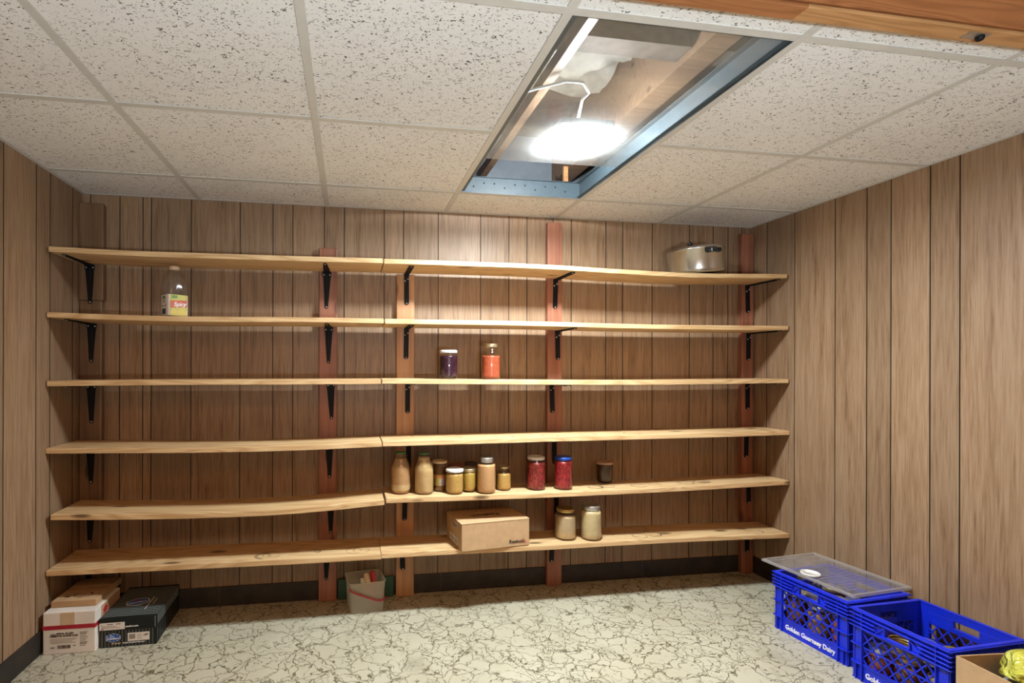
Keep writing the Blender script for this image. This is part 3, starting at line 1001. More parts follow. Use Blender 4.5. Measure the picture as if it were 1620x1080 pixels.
def carafe(label, x, y, z, r, h, content, fill, sed):
    root = tag(empty('juice_carafe', (x, y, z + 0.0006)), label, 'bottle', 'juice carafes')
    prof = [(0.0, 0.0), (r * 0.86, 0.0), (r * 0.96, 0.005), (r, 0.018), (r, h * 0.55), (r * 0.985, h * 0.61), (r * 0.90, h * 0.68), (r * 0.76, h * 0.76), (r * 0.67, h * 0.81),
            (r * 0.64, h * 0.85), (r * 0.67, h * 0.90), (r * 0.70, h * 0.915), (r * 0.56, h * 0.945), (r * 0.52, h * 0.985)]
    MB().lathe(prof, 36, cap=False).build('glass', GLASS, root)
    top = fill * h
    ins = [(0.0, 0.004), (r * 0.86, 0.0045), (r - 0.002, 0.02)]
    for rr, zz in prof[4:]:
        if zz < top:
            ins.append((rr - 0.002, zz))
    ins += [(prof[9][0] - 0.002, top), (0.0, top)]
    MB().lathe(ins, 36).build('contents', content, root)
    # diamond embossing on the shoulder
    mb = MB()
    for row in range(4):
        zz = h * (0.66 + 0.042 * row)
        rr = r * (0.935 - 0.085 * row)
        for k in range(20):
            a = 2 * PI * (k + 0.5 * (row % 2)) / 20
            mt = Matrix.Translation((rr * math.cos(a), rr * math.sin(a), zz)) @ Matrix.Rotation(a, 4, 'Z')
            mb.prism([(0.0, -0.005), (0.0035, 0.0), (0.0, 0.005), (-0.0035, 0.0)], -0.0045, 0.0045, 0, mt)
    e = mb.build('embossing', GLASS, root)
    e['kind'] = 'stuff'
    lr = r * 0.56
    MB().lathe([(lr * 0.97, h * 0.958), (lr, h * 0.962), (lr, h * 0.992), (lr * 0.93, h), (0.0, h)], 30).build('lid', LID_GREEN, root)
    MB().lathe([(r - 0.0012, 0.018), (r - 0.0012, sed)], 36, cap=False).build('sediment', SEDIMENT, root)
    return root


s5 = lambda x: surf('5R', x)
s6 = lambda x: surf('6R', x)


def on5(x, y):
    """top of the fifth right board at (x, y): the board is twisted a little"""
    pts = SH['5R']
    t = (x - pts[0][0]) / (pts[-1][0] - pts[0][0])
    k = (y - yf(x)) / (BACK - yf(x))
    return s5(x) - 0.007 * t * k + 0.0007


carafe('glass carafe of tan juice with green lid, standing leftmost in the jar row', 1.4922, -0.1889, on5(1.4922, -0.1889), 0.0472, 0.1961, CIDER, 0.84, 0.045)
carafe('glass carafe of paler juice with green lid, second from left in the jar row', 1.6022, -0.2094, on5(1.6022, -0.2094), 0.0466, 0.1951, CIDER2, 0.88, 0.014)
hj = jar('brown jar with a checked cream lid and a fruit label, beside the second carafe', 1.6856, -0.1669, on5(1.6856, -0.1669), 0.0337, 0.1487, 0.86, HONEY, LID_CREAM, lid_r=1.10, lid_h=0.013, neck=0.95, shoulder=0.86, lid='flat')
hl = MB()
hl.lathe([(0.0333, 0.030), (0.0333, 0.083)], 40, cap=False)
lab = hl.build('paper_label', [flat('label_tan', (0.30, 0.16, 0.06)), flat('label_violet', (0.50, 0.40, 0.46)), flat('label_olive', (0.36, 0.32, 0.06)), flat('label_orange', (0.52, 0.24, 0.07))], hj)
for p in lab.data.polygons:
    a = math.atan2(p.center.y, p.center.x)
    if -1.75 < a < -0.9:
        p.material_index = 1
    elif -2.4 < a <= -1.75:
        p.material_index = 2
MB().lathe([(0.0336, 0.064), (0.0336, 0.083)], 40, cap=False).build('label_band', flat('label_orange', (0.52, 0.24, 0.07)), hj)
mb = MB()
for k in range(30):
    if k % 2:
        a = 2 * PI * k / 30
        mt = Matrix.Translation((0.0364 * math.cos(a), 0.0364 * math.sin(a), 0.137)) @ Matrix.Rotation(a, 4, 'Z')
        mb.box(-0.0004, 0.0005, -0.0022, 0.0022, -0.003, 0.001, 0, mt)
ck = mb.build('check_print', flat('check_brown', (0.18, 0.09, 0.04)), hj)
ck['kind'] = 'stuff'
j = jar('short jar of apple sauce with a white printed lid, front of the jar row', 1.7488, -0.2240, on5(1.7488, -0.2240), 0.0430, 0.1184, 0.80, SAUCE, LID_WHITE, lid_r=1.0, lid_h=0.015, neck=0.86, shoulder=0.76, lid='flat')
MB().prism([(-0.022, -0.014), (0.012, -0.020), (0.024, 0.0), (0.010, 0.018), (-0.018, 0.016)], 0.1138, 0.1144).build('lid_print', flat('lavender_print', (0.42, 0.40, 0.58)), j)
jar('short jar with a maroon lid, almost hidden behind the white-lidded jar', 1.7765, -0.1257, on5(1.7765, -0.1257), 0.0383, 0.1207, 0.78, SAUCE2, LID_MAROON, lid_r=1.0, lid_h=0.014, neck=0.86, shoulder=0.78, lid='flat')
jar('narrow jar of yellow sauce with a gold lid, behind the white-lidded jar', 1.8267, -0.1960, on5(1.8267, -0.1960), 0.0337, 0.1135, 0.82, SAUCE2, PALEGOLD, lid_r=0.98, lid_h=0.017, neck=0.90, shoulder=0.80, base=0.78)
jar('small jar with a dark lid, hidden behind the gold-lidded yellow jar', 1.8562, -0.1203, on5(1.8562, -0.1203), 0.0337, 0.1279, 0.80, SAUCE, LID_DARK, lid_r=0.98, lid_h=0.014, neck=0.90, shoulder=0.80)
jar('tall canning jar of pinkish tan sauce with a silver ring lid', 1.9054, -0.2307, on5(1.9054, -0.2307), 0.0448, 0.1717, 0.80, SAUCE3, SILVER, lid_r=0.74, lid_h=0.024, neck=0.68, shoulder=0.80)
jar('small narrow-necked jar of yellowish sauce, right of the tall ring-lid jar', 2.0073, -0.1813, on5(2.0073, -0.1813), 0.0373, 0.1165, 0.70, SAUCE, PALEGOLD, lid_r=0.69, lid_h=0.011, neck=0.60, shoulder=0.68)
jar('jar of red shreds with a plain white lid on the fifth shelf', 2.1729, -0.1907, on5(2.1729, -0.1907), 0.0474, 0.1646, 0.82, RED1, LID_WHITE, lid_r=0.90, lid_h=0.016, neck=0.80, shoulder=0.82, lid='flat', waist=(0.5, 0.97))
bl = jar('jar of red shreds with a blue and white lid, in front of the middle post', 2.3103, -0.2052, on5(2.3103, -0.2052), 0.0446, 0.1621, 0.86, RED2, LID_BLUE, lid_r=0.93, lid_h=0.017, neck=0.84, shoulder=0.86, lid='flat', waist=(0.5, 0.97))
MB().prism([(-0.034, -0.012), (-0.005, -0.004), (0.004, 0.020), (-0.018, 0.030), (-0.032, 0.014)], 0.1556, 0.1563).build('lid_print', WHITE_INK, bl)
jar('dark syrup jar with a dull pinkish lid, standing alone on the fifth shelf', 2.5886, -0.0998, on5(2.5886, -0.0998), 0.0429, 0.1113, 0.84, DARKJ, flat('dusty_pink_lid', (0.42, 0.27, 0.20), 0.5), lid_r=0.99, lid_h=0.014, neck=0.88, shoulder=0.86, lid='flat')
jar('round-shouldered jar of greyish cream with a brass lid on the bottom shelf', 2.3281, -0.1932, s6(2.3281), 0.0529, 0.1534, 0.76, CREAM1, GOLD, lid_r=0.84, lid_h=0.018, neck=0.70, shoulder=0.78, lid='flat', sediment=0.038)
jar('jar of pale cream with a silver screw lid, right of the brass-lidded jar', 2.4534, -0.2185, s6(2.4534), 0.0514, 0.1708, 0.86, CREAM2, SILVER, lid_r=0.86, lid_h=0.024, neck=0.80, shoulder=0.82, sediment=0.026)
s3 = lambda x: surf('3R', x)
pj = jar('jar of dark purple jam with a white patterned lid on the third shelf', 1.7286, -0.1700, s3(1.7286), 0.0446, 0.1413, 0.80, PURPLE, LID_WHITE, lid_r=0.96, lid_h=0.015, neck=0.88, shoulder=0.84, lid='flat')
mb = MB()
for k in range(22):
    a = 2 * PI * k / 22
    mt = Matrix.Translation((0.0423 * math.cos(a), 0.0423 * math.sin(a), 0.1310)) @ Matrix.Rotation(a, 4, 'Z')
    mb.box(-0.0004, 0.0004, -0.0032, 0.0030, -0.0018, 0.0018, 0, mt)
pp = mb.build('check_print', flat('check_grey', (0.25, 0.26, 0.30)), pj)
pp['kind'] = 'stuff'
tj = jar('canning jar of tomato red sauce with a gold ring lid on the third shelf', 1.9438, -0.1700, s3(1.9438), 0.0468, 0.1762, 0.66, TOMATO, PALEGOLD, lid_r=0.75, lid_h=0.018, neck=0.68, shoulder=0.72)
mb = MB()
for k in range(6):
    mt = Matrix.Translation((-0.002, -0.0463, 0.022 + 0.0185 * k))
    mb.lathe([(0.0022, -0.003), (0.0022, 0.003)], 8, 0, mt)
mk = mb.build('measure_marks', GLASS, tj)
mk['kind'] = 'stuff'

# square plastic juice bottle
bx, by = 0.4635, -0.170
bt = tag(empty('juice_bottle', (bx, by, surf('2L', bx) + 0.0006), math.radians(41)), 'empty clear plastic juice bottle with paper label and cream cap on the second shelf', 'bottle')


def sq(rad, n, z, seg=40):
    out = []
    for k in range(seg):
        a = 2 * PI * (k + 0.5) / seg
        c, s = math.cos(a), math.sin(a)
        q = (abs(c) ** n + abs(s) ** n) ** (-1.0 / n)
        out.append((rad * q * c, rad * q * s, z))
    return out


HB = 0.236
MB().loft([sq(0.036, 4, 0.0), sq(0.0435, 6, 0.006), sq(0.0445, 7, 0.02), sq(0.0445, 7, 0.105), sq(0.0452, 5, 0.118), sq(0.0450, 4, 0.140), sq(0.0425, 3, 0.165), sq(0.036, 2.4, 0.188),
           sq(0.026, 2.0, 0.206), sq(0.0185, 2.0, 0.214), sq(0.0180, 2.0, 0.226)], cap=True).build('bottle_body', PET, bt)
CAPC = flat('cream_cap', (0.66, 0.54, 0.38), 0.45)
cp = MB().lathe([(0.0205, 0.2185), (0.0215, 0.219), (0.0215, HB - 0.002), (0.0200, HB), (0, HB)], 28).build('cap', CAPC, bt)
lb = MB().loft([sq(0.0449, 7, 0.010), sq(0.0449, 7, 0.104)], cap=False, smooth=True).build('paper_label', [CARD_W, flat('label_red', (0.50, 0.085, 0.035)), flat('label_lime', (0.50, 0.46, 0.09))], bt)
for p in lb.data.polygons:
    # faces: local -x-side is nutrition panel (white); local -y side is the front
    a = math.degrees(math.atan2(p.center.y, p.center.x))
    if -135 < a < -45:
        p.material_index = 2
FY = -0.0453
FR = [(-0.044, 0.070), (0.040, 0.074), (0.040, 0.036), (-0.044, 0.040)]
rotf = Matrix(((1, 0, 0, 0), (0, 0, 1, FY), (0, 1, 0, 0), (0, 0, 0, 1)))
MB().prism([(-0.036, 0.076), (0.036, 0.082), (0.036, 0.050), (-0.036, 0.044)], -0.0004, 0.0, 0, rotf).build('red_panel', flat('label_red', (0.50, 0.085, 0.035)), lb)
MB().prism([(-0.030, 0.100), (-0.006, 0.100), (-0.006, 0.088), (-0.030, 0.086)], -0.0004, 0.0, 0, rotf).build('green_panel', flat('label_green', (0.10, 0.26, 0.04)), lb)
MB().prism([(-0.036, 0.034), (0.010, 0.040), (0.036, 0.030), (0.036, 0.012), (-0.036, 0.014)], -0.0004, 0.0, 0, rotf).build('yellow_panel', flat('label_yellow', (0.58, 0.44, 0.08)), lb)
lettering('lettering', 'Spicy', 0.025, lb, (-0.022, FY - 0.0008, 0.052), (1, 0.0, 0.10), (0, 0, 1), WHITE_INK, bold=0.0006, shear=0.2)
# nutrition side faces local -x
FX = -0.0453
mb = MB()
mb.box(FX - 0.0004, FX, -0.016, 0.018, 0.088, 0.092).box(FX - 0.0004, FX, -0.012, 0.014, 0.092, 0.096).box(FX - 0.0004, FX, -0.006, 0.008, 0.096, 0.100)
mb.build('emblem', flat('bush_green', (0.08, 0.15, 0.05)), lb)
mb = MB()
for k in range(4):
    mb.box(FX - 0.0004, FX, -0.012, 0.012, 0.070 + 0.004 * k, 0.0718 + 0.004 * k)
mb.box(FX - 0.0004, FX, -0.026, -0.004, 0.053, 0.056).box(FX - 0.0004, FX, 0.002, 0.026, 0.053, 0.056)
mb.build('small_print', GREY_INK, lb)
mb = MB()
yy = -0.018
rr = random.Random(3)
while yy < 0.018:
    w = rr.uniform(0.0008, 0.0024)
    mb.box(FX - 0.0004, FX, yy, yy + w, 0.018, 0.042)
    yy += w + rr.uniform(0.0008, 0.0022)
mb.build('barcode', BLACK_INK, lb)

# pot
px, py = 3.0765, -0.165
pot = tag(empty('cooking_pot', (px, py, surf('1R', px) + 0.0092), 0.0, math.radians(-3.6)), 'polished metal cooking pot with domed lid and black handles on the top shelf', 'pot')
R0 = 0.1400
MB().lathe([(0.0, 0.0), (R0 * 0.86, 0.0), (R0 * 0.95, 0.006), (R0 * 0.985, 0.018), (R0 * 0.985, 0.118), (R0 * 1.01, 0.120), (R0 * 1.01, 0.124), (R0 * 0.96, 0.124)], 56).build('pot_body', STEEL, pot)
MB().lathe([(R0 * 1.012, 0.1215), (R0 * 1.018, 0.1250), (R0 * 1.00, 0.1290), (R0 * 0.92, 0.1370), (R0 * 0.7, 0.1460), (R0 * 0.4, 0.1515), (R0 * 0.12, 0.1530), (0, 0.1532)], 56).build('pot_lid', STEEL, pot)
MB().lathe([(0.006, 0.1525), (0.006, 0.160), (0.0115, 0.162), (0.0125, 0.168), (0.0115, 0.175), (0.006, 0.178), (0, 0.1785)], 20).build('lid_knob', BAKELITE, pot, (-0.028, 0.0, -0.001))
for ang in (-92, 88):
    a = math.radians(ang)
    mt = Matrix.Rotation(a, 4, 'Z')
    mb = MB()
    mb.prism([(R0 * 0.98, -0.038), (R0 + 0.016, -0.034), (R0 + 0.030, -0.026), (R0 + 0.033, 0.0), (R0 + 0.030, 0.026), (R0 + 0.016, 0.034), (R0 * 0.98, 0.038), (R0 * 0.98, 0.018), (R0 + 0.010, 0.016), (R0 + 0.015, 0.0), (R0 + 0.010, -0.016), (R0 * 0.98, -0.018)], 0.092, 0.112, 0, mt)
    mb.build('side_handle', BAKELITE, pot, bevel=0.003)

# ------------------------------------------------------------------ shoe carton on the bottom shelf
zb6 = s6(1.9) + 0.0016
rb = tag(empty('shoe_carton', (1.7630, -0.3220, s6(1.9) + 0.0022), math.radians(7.4)), 'plain brown shoe box with small printed logo, jutting over the bottom shelf edge', 'box')
BWX, BDY, BHZ = 0.3460, 0.2200, 0.1300
MB().box(0, BWX, 0, BDY, 0, BHZ - 0.004).build('carton_body', KRAFT, rb, bevel=0.0015)
MB().box(-0.0015, BWX + 0.0015, -0.0015, BDY, BHZ - 0.004, BHZ - 0.0015).build('carton_lid', KRAFT, rb, bevel=0.001)
MB()._add([(-0.002, 0.03, BHZ - 0.003), (-0.002, 0.10, BHZ - 0.003), (-0.008, 0.095, BHZ - 0.036), (-0.008, 0.035, BHZ - 0.036)], [(0, 1, 2, 3)])._add([(-0.003, 0.03, BHZ - 0.003), (-0.003, 0.10, BHZ - 0.003), (-0.009, 0.095, BHZ - 0.036), (-0.009, 0.035, BHZ - 0.036)], [(3, 2, 1, 0)]).build('tuck_flap', KRAFT, rb)
MB()._add([(BWX, 0.0, BHZ - 0.002), (BWX, 0.05, BHZ - 0.002), (BWX + 0.010, 0.045, BHZ - 0.022), (BWX + 0.007, 0.004, BHZ - 0.026)], [(0, 1, 2, 3)]).build('tuck_flap', KRAFT, rb)
lettering('lettering', 'Reebok', 0.0245, rb, (0.240, -0.0012, 0.016), (1, 0, 0), (0, 0, 1), BLACK_INK, bold=0.0004)


def delta(parent, o, xd, yd, s, mat):
    xd, yd = Vector(xd), Vector(yd)
    nrm = xd.cross(yd)
    mm = Matrix((xd, yd, nrm)).transposed().to_4x4()
    mm.translation = Vector(o)
    mb = MB()
    mb.prism([(0, 0), (0.26 * s, 0), (0.5 * s, 0.55 * s), (0.5 * s, 0.95 * s)], 0, 0.0005, 0, mm)
    mb.prism([(1.0 * s, 0), (0.5 * s, 0.95 * s), (0.5 * s, 0.62 * s), (0.74 * s, 0.18 * s)], 0, 0.0005, 0, mm)
    mb.prism([(0.30 * s, 0.0), (0.95 * s, 0.0), (0.80 * s, 0.16 * s), (0.38 * s, 0.16 * s)], 0, 0.0005, 0, mm)
    return mb.build('logo_mark', mat, parent)


delta(rb, (0.306, -0.0011, 0.016), (1, 0, 0), (0, 0, 1), 0.021, RED_INK)
lettering('lettering', 'Reebok', 0.046, rb, (0.240, 0.128, BHZ - 0.0012), (-1, 0, 0), (0, -1, 0), BLACK_INK, bold=0.0008)
delta(rb, (0.116, 0.128, BHZ - 0.0013), (-1, 0, 0), (0, -1, 0), 0.036, flat('brown_ink', (0.19, 0.09, 0.04)))
sl = MB().box(-0.0007, 0.0, 0.055, 0.175, 0.010, 0.045).build('size_label', CARD_W, rb)
mb = MB()
for k in range(6):
    mb.box(-0.0012, -0.0006, 0.062 + k * 0.006, 0.065 + k * 0.006, 0.016, 0.040)
mb.box(-0.0012, -0.0006, 0.110, 0.165, 0.030, 0.034).box(-0.0012, -0.0006, 0.110, 0.150, 0.020, 0.024)
mb.build('small_print', GREY_INK, sl)
fp = lettering('lettering', 'Reebok', 0.016, rb, (-0.0095, 0.093, BHZ - 0.028), (0, -1, 0), (0, 0, 1), BLACK_INK)

# ------------------------------------------------------------------ boxes on the floor, left
wb = tag(empty('ham_carton', (0.0240, -0.350, 0.0), math.radians(-0.6)), 'white printed carton with a dark red tape band, on the floor in the left corner', 'box')
WW, WD, WH = 0.1960, 0.222, 0.1695
MB().box(0, WW, 0, WD, 0, WH).build('carton_body', CARD_W, wb, bevel=0.003)
MB().box(-0.0008, WW + 0.0008, -0.0008, WD * 0.6, 0.1005, 0.117).build('tape_band', RED_INK, wb)
MB().box(0.066, 0.118, -0.0006, 0.0, 0.117, WH - 0.002).build('packing_tape', flat('tan_tape', (0.56, 0.42, 0.27), 0.35), wb)
MB().box(WW, WW + 0.0006, 0.050, WD - 0.002, 0.112, WH - 0.003).build('kraft_panel', KRAFT, wb)
mb = MB()
leaf = [(0, -0.022), (0.004, -0.006), (0.020, -0.010), (0.014, 0.0), (0.024, 0.010), (0.012, 0.012), (0.010, 0.022), (0.004, 0.014), (0, 0.030), (-0.004, 0.014), (-0.010, 0.022), (-0.012, 0.012), (-0.024, 0.010), (-0.014, 0.0), (-0.020, -0.010), (-0.004, -0.006)]
mt = Matrix(((0, 0, 1, WW + 0.0008), (1, 0, 0, 0.085), (0, 1, 0, 0.134), (0, 0, 0, 1)))
mb.prism(leaf, 0, 0.0006, 0, mt)
mb.build('leaf_print', RED_INK, wb)
lettering('lettering', 'SPIRAL SLICED', 0.0100, wb, (0.0830, -0.0006, 0.0800), (1, 0, 0), (0, 0, 1), BLACK_INK, 'CENTER', 0.0003)
lettering('lettering', 'BROWN SUGAR HAM', 0.0100, wb, (0.0830, -0.0006, 0.0705), (1, 0, 0), (0, 0, 1), BLACK_INK, 'CENTER', 0.0003)
mb = MB()
f = lambda x0, x1, z0, z1: mb.box(x0, x1, -0.0006, 0.0, z0, z1)
for k, (a, b) in enumerate([(0.030, 0.125), (0.025, 0.118), (0.030, 0.110), (0.028, 0.122)]):
    f(a, b, 0.0615 - 0.0055 * k, 0.0630 - 0.0055 * k)
f(0.028, 0.044, 0.0250, 0.0300)
f(0.112, 0.122, 0.030, 0.034)
for k in range(9):
    f(0.138, 0.168 - 0.004 * (k % 3), 0.084 - 0.0068 * k, 0.0865 - 0.0068 * k if k not in (1, 7) else 0.0885 - 0.0068 * k)
mb.build('small_print', GREY_INK, wb)
mb = MB()
xx = 0.055
rr = random.Random(5)
while xx < 0.103:
    w = rr.uniform(0.0010, 0.0030)
    mb.box(xx, xx + w, -0.0006, 0.0, 0.022, 0.036)
    xx += w + rr.uniform(0.0008, 0.0022)
mb.build('barcode', BLACK_INK, wb)
mb = MB()
mb.prism([(0.026, 0.070), (0.051, 0.070), (0.051, 0.078), (0.046, 0.084), (0.031, 0.084), (0.026, 0.078)], 0, 0.0006, 0, Matrix(((1, 0, 0, 0), (0, 0, 1, -0.0006), (0, 1, 0, 0), (0, 0, 0, 1))))
mb.build('emblem', GREY_INK, wb)

kb = tag(empty('flat_carton', (0.030, -0.306, WH + 0.0008), math.radians(-1.0)), 'flat brown cardboard carton with black ring print, lying on the white carton', 'box')
MB().box(0, 0.174, 0, 0.232, 0, 0.024).build('carton_body', KRAFT_D, kb, bevel=0.002)
MB().box(0.002, 0.174, -0.0005, 0.105, 0.024, 0.0258).build('top_flap', KRAFT, kb, bevel=0.0008)
MB().box(0.004, 0.172, 0.150, 0.232, 0.024, 0.0255).build('top_flap', KRAFT_D, kb, bevel=0.0008)
mb = MB()
for k in range(15):
    a0, a1 = 2 * PI * k / 18 + 2.2, 2 * PI * (k + 0.9) / 18 + 2.2
    wd = 0.0035 + 0.0025 * math.sin(k * 1.1)
    pts = [(0.098 + 0.038 * math.cos(a0), 0.055 + 0.026 * math.sin(a0)), (0.098 + 0.038 * math.cos(a1), 0.055 + 0.026 * math.sin(a1)),
           (0.098 + (0.038 - wd) * math.cos(a1), 0.055 + (0.026 - wd) * math.sin(a1)), (0.098 + (0.038 - wd) * math.cos(a0), 0.055 + (0.026 - wd) * math.sin(a0))]
    mb.prism(pts, 0.0258, 0.0262)
mb.prism([(0.030, 0.038), (0.050, 0.036), (0.052, 0.044), (0.034, 0.050)], 0.0258, 0.0262).prism([(0.150, 0.066), (0.160, 0.062), (0.161, 0.068)], 0.0258, 0.0262)
mb.build('ring_print', BLACK_INK, kb)
MB().box(0.150, 0.168, 0.170, 0.178, 0.0255, 0.0259).build('tape_tab', flat('dark_tape', (0.08, 0.05, 0.03)), kb)

sb = tag(empty('shoe_box', (0.2262, -0.3325, 0.0), math.radians(1.1)), 'black pinstriped shoe box with a blue cloud logo, beside the white carton', 'box')
SW, SD, SHH = 0.2215, 0.309, 0.1235
base = MB().box(0.002, SW - 0.002, 0.002, SD - 0.002, 0, 0.074).build('box_base', SHOE_BLK, sb, bevel=0.0015)
mb = MB()
for k in range(16):
    mb.box(0.006 + k * 0.0130, 0.0125 + k * 0.0130, 0.0012, 0.002, 0.003, 0.071)
for k in range(9):
    mb.box(SW - 0.002, SW - 0.0012, 0.010 + k * 0.032, 0.012 + k * 0.032, 0.003, 0.070)
sp = mb.build('stripe_print', SHOE_STRIPE, base)
ld = MB().box(0, SW, 0, SD, 0.070, SHH).build('box_lid', SHOE_BLK, sb, bevel=0.0015)
mb = MB()
for k in range(19):
    y = 0.014 + k * 0.0150
    mb.box(0.004, SW - 0.001, y, y + 0.0040, SHH, SHH + 0.0005).box(SW, SW + 0.0005, y, y + 0.0040, 0.082, SHH - 0.001)
mb.box(SW - 0.008, SW - 0.006, -0.0005, 0.0, 0.074, SHH - 0.004)
lp = mb.build('stripe_print', flat('light_stripe_print', (0.24, 0.28, 0.28), 0.35), ld)


def cloud(parent, o, xd, yd, w, h):
    xd, yd = Vector(xd), Vector(yd)
    mm = Matrix((xd, yd, xd.cross(yd))).transposed().to_4x4()
    mm.translation = Vector(o)
    pts = []
    for k in range(48):
        a = 2 * PI * k / 48
        b = 1.0 + 0.09 * abs(math.sin(a * 3.0)) - 0.05
        pts.append((w * 0.5 * b * math.cos(a), h * 0.5 * b * math.sin(a)))
    rim = MB().prism([(x * 1.10, y * 1.12) for x, y in pts], 0, 0.0005, 0, mm).build('logo_rim', WHITE_INK, parent)
    MB().prism(pts, 0.0004, 0.0009, 0, mm).build('logo_mark', BLUE_INK, parent)
    return rim


cloud(base, (0.052, 0.0018, 0.0400), (1, 0, 0), (0, 0, 1), 0.052, 0.031)
lettering('lettering', 'Dr.', 0.0120, base, (0.049, 0.0005, 0.0425), (1, 0, 0), (0, 0, 1), WHITE_INK, 'CENTER')
lettering('lettering', 'Comfort', 0.0125, base, (0.052, 0.0005, 0.0335), (1, 0, 0), (0, 0, 1), WHITE_INK, 'CENTER', 0.0002)
lettering('lettering', 'Fits Great!', 0.0080, base, (0.045, 0.0008, 0.0140), (1, 0, 0), (0, 0, 1), flat('cream_ink', (0.70, 0.55, 0.32)), 'LEFT', 0.0002, 0.3)
lettering('lettering', 'Comfy Comfort Footwear', 0.0080, base, (0.088, 0.0008, 0.0140), (1, 0, 0), (0, 0, 1), WHITE_INK, 'LEFT', 0.0002, 0.3)
sz = MB().box(0.108, 0.192, 0.0006, 0.0012, 0.022, 0.056).build('size_label', CARD_W, base)
mb = MB()
for k in range(10):
    mb.box(0.114 + k * 0.0024, 0.1155 + k * 0.0024, 0.0001, 0.0006, 0.031, 0.051)
for k in range(4):
    mb.box(0.144, 0.160 + 0.004 * (k % 2), 0.0001, 0.0006, 0.048 - 0.006 * k, 0.0495 - 0.006 * k)
mb.prism([(0.166, 0.042), (0.172, 0.046), (0.180, 0.050), (0.187, 0.050), (0.188, 0.044), (0.178, 0.040)], 0, 0.0005, 0, Matrix(((1, 0, 0, 0), (0, 0, 1, 0.0001), (0, 1, 0, 0), (0, 0, 0, 1))))
mb.build('small_print', GREY_INK, sz)
sh = MB().box(0.001, 0.097, -0.0007, 0.0, 0.0745, 0.1045).build('shipping_label', CARD_W, ld)
mb = MB()
mb.box(0.030, 0.052, -0.0012, -0.0007, 0.096, 0.100).box(0.064, 0.082, -0.0012, -0.0007, 0.096, 0.100).box(0.007, 0.011, -0.0012, -0.0007, 0.094, 0.098).box(0.005, 0.018, -0.0012, -0.0007, 0.077, 0.080)
for k in range(3):
    mb.box(0.008, 0.060 + 0.010 * k, -0.0012, -0.0007, 0.0905 - 0.004 * k, 0.0916 - 0.004 * k)
mb.build('small_print', GREY_INK, sh)
lettering('lettering', 'comfort.com', 0.0095, ld, (0.099, -0.0006, 0.0820), (1, 0, 0), (0, 0, 1), WHITE_INK, 'LEFT', 0.0003)
cloud(ld, (0.098, 0.140, SHH + 0.0005), (0.94, 0.34, 0), (-0.34, 0.94, 0), 0.085, 0.062)
lettering('lettering', 'Dr.', 0.022, ld, (0.094, 0.148, SHH + 0.0018), (0.94, 0.34, 0), (-0.34, 0.94, 0), flat('dim_red_ink', (0.30, 0.03, 0.05)), 'CENTER')
lettering('lettering', 'Comfort', 0.020, ld, (0.100, 0.128, SHH + 0.0018), (0.94, 0.34, 0), (-0.34, 0.94, 0), WHITE_INK, 'CENTER')
MB().box(0.1505, 0.1535, 0.062, 0.185, SHH + 0.0005, SHH + 0.0010).box(0.168, 0.1705, 0.110, 0.165, SHH + 0.0005, SHH + 0.0010).build('slogan_print', WHITE_INK, ld)

# ------------------------------------------------------------------ translucent pail and what stands in it
gb = tag(MB().box(1.1933, 1.4727, -0.0295, -0.0150, 0.0, 0.1015).build('green_board', flat('dark_green_board', (0.012, 0.060, 0.034), 0.5), None, bevel=0.002), 'dark green flat board standing against the wall behind the clear pail', 'board')
bu = tag(empty('clear_pail', (1.3255, -0.1165, 0.0), 0.134), 'square milky plastic pail with a red bail handle on the floor under the shelves', 'bucket')


def rsq(w, d, r, z, seg=5):
    out = []
    for cx, cy, a0 in ((w / 2 - r, d / 2 - r, 0), (-w / 2 + r, d / 2 - r, PI / 2), (-w / 2 + r, -d / 2 + r, PI), (w / 2 - r, -d / 2 + r, 1.5 * PI)):
        for k in range(seg + 1):
            a = a0 + PI / 2 * k / seg
            out.append((cx + r * math.cos(a), cy + r * math.sin(a), z))
    return out


HBk = 0.1420
MB().loft([rsq(0.160, 0.134, 0.018, 0.0), rsq(0.1615, 0.136, 0.018, 0.004), rsq(0.170, 0.146, 0.016, 0.108), rsq(0.1722, 0.148, 0.016, 0.110), rsq(0.174, 0.150, 0.015, HBk)], cap=False).loft([rsq(0.158, 0.132, 0.018, 0.003), rsq(0.010, 0.010, 0.004, 0.003)], cap=False).build('pail_body', BUCKETP, bu)
MB().loft([rsq(0.170, 0.146, 0.014, HBk - 0.002), rsq(0.180, 0.156, 0.016, HBk - 0.001), rsq(0.181, 0.157, 0.016, HBk + 0.002), rsq(0.178, 0.154, 0.016, HBk + 0.004), rsq(0.172, 0.148, 0.014, HBk + 0.003), rsq(0.170, 0.146, 0.014, HBk - 0.002)], cap=False).build('rim', BUCKETP, bu)
hp = [(-0.0865, -0.060, 0.122), (-0.080, -0.0785, 0.114), (-0.055, -0.0795, 0.101), (-0.020, -0.079, 0.085), (0.020, -0.078, 0.066), (0.045, -0.0775, 0.056), (0.062, -0.077, 0.053), (0.076, -0.076, 0.056), (0.0865, -0.066, 0.064)]
MB().tube(hp, 0.0045, 8).build('bail_handle', flat('red_handle', (0.40, 0.035, 0.055), 0.4), bu)
MB().box(-0.0905, -0.0865, -0.066, -0.054, 0.116, 0.128).build('handle_lug', BUCKETP, bu)


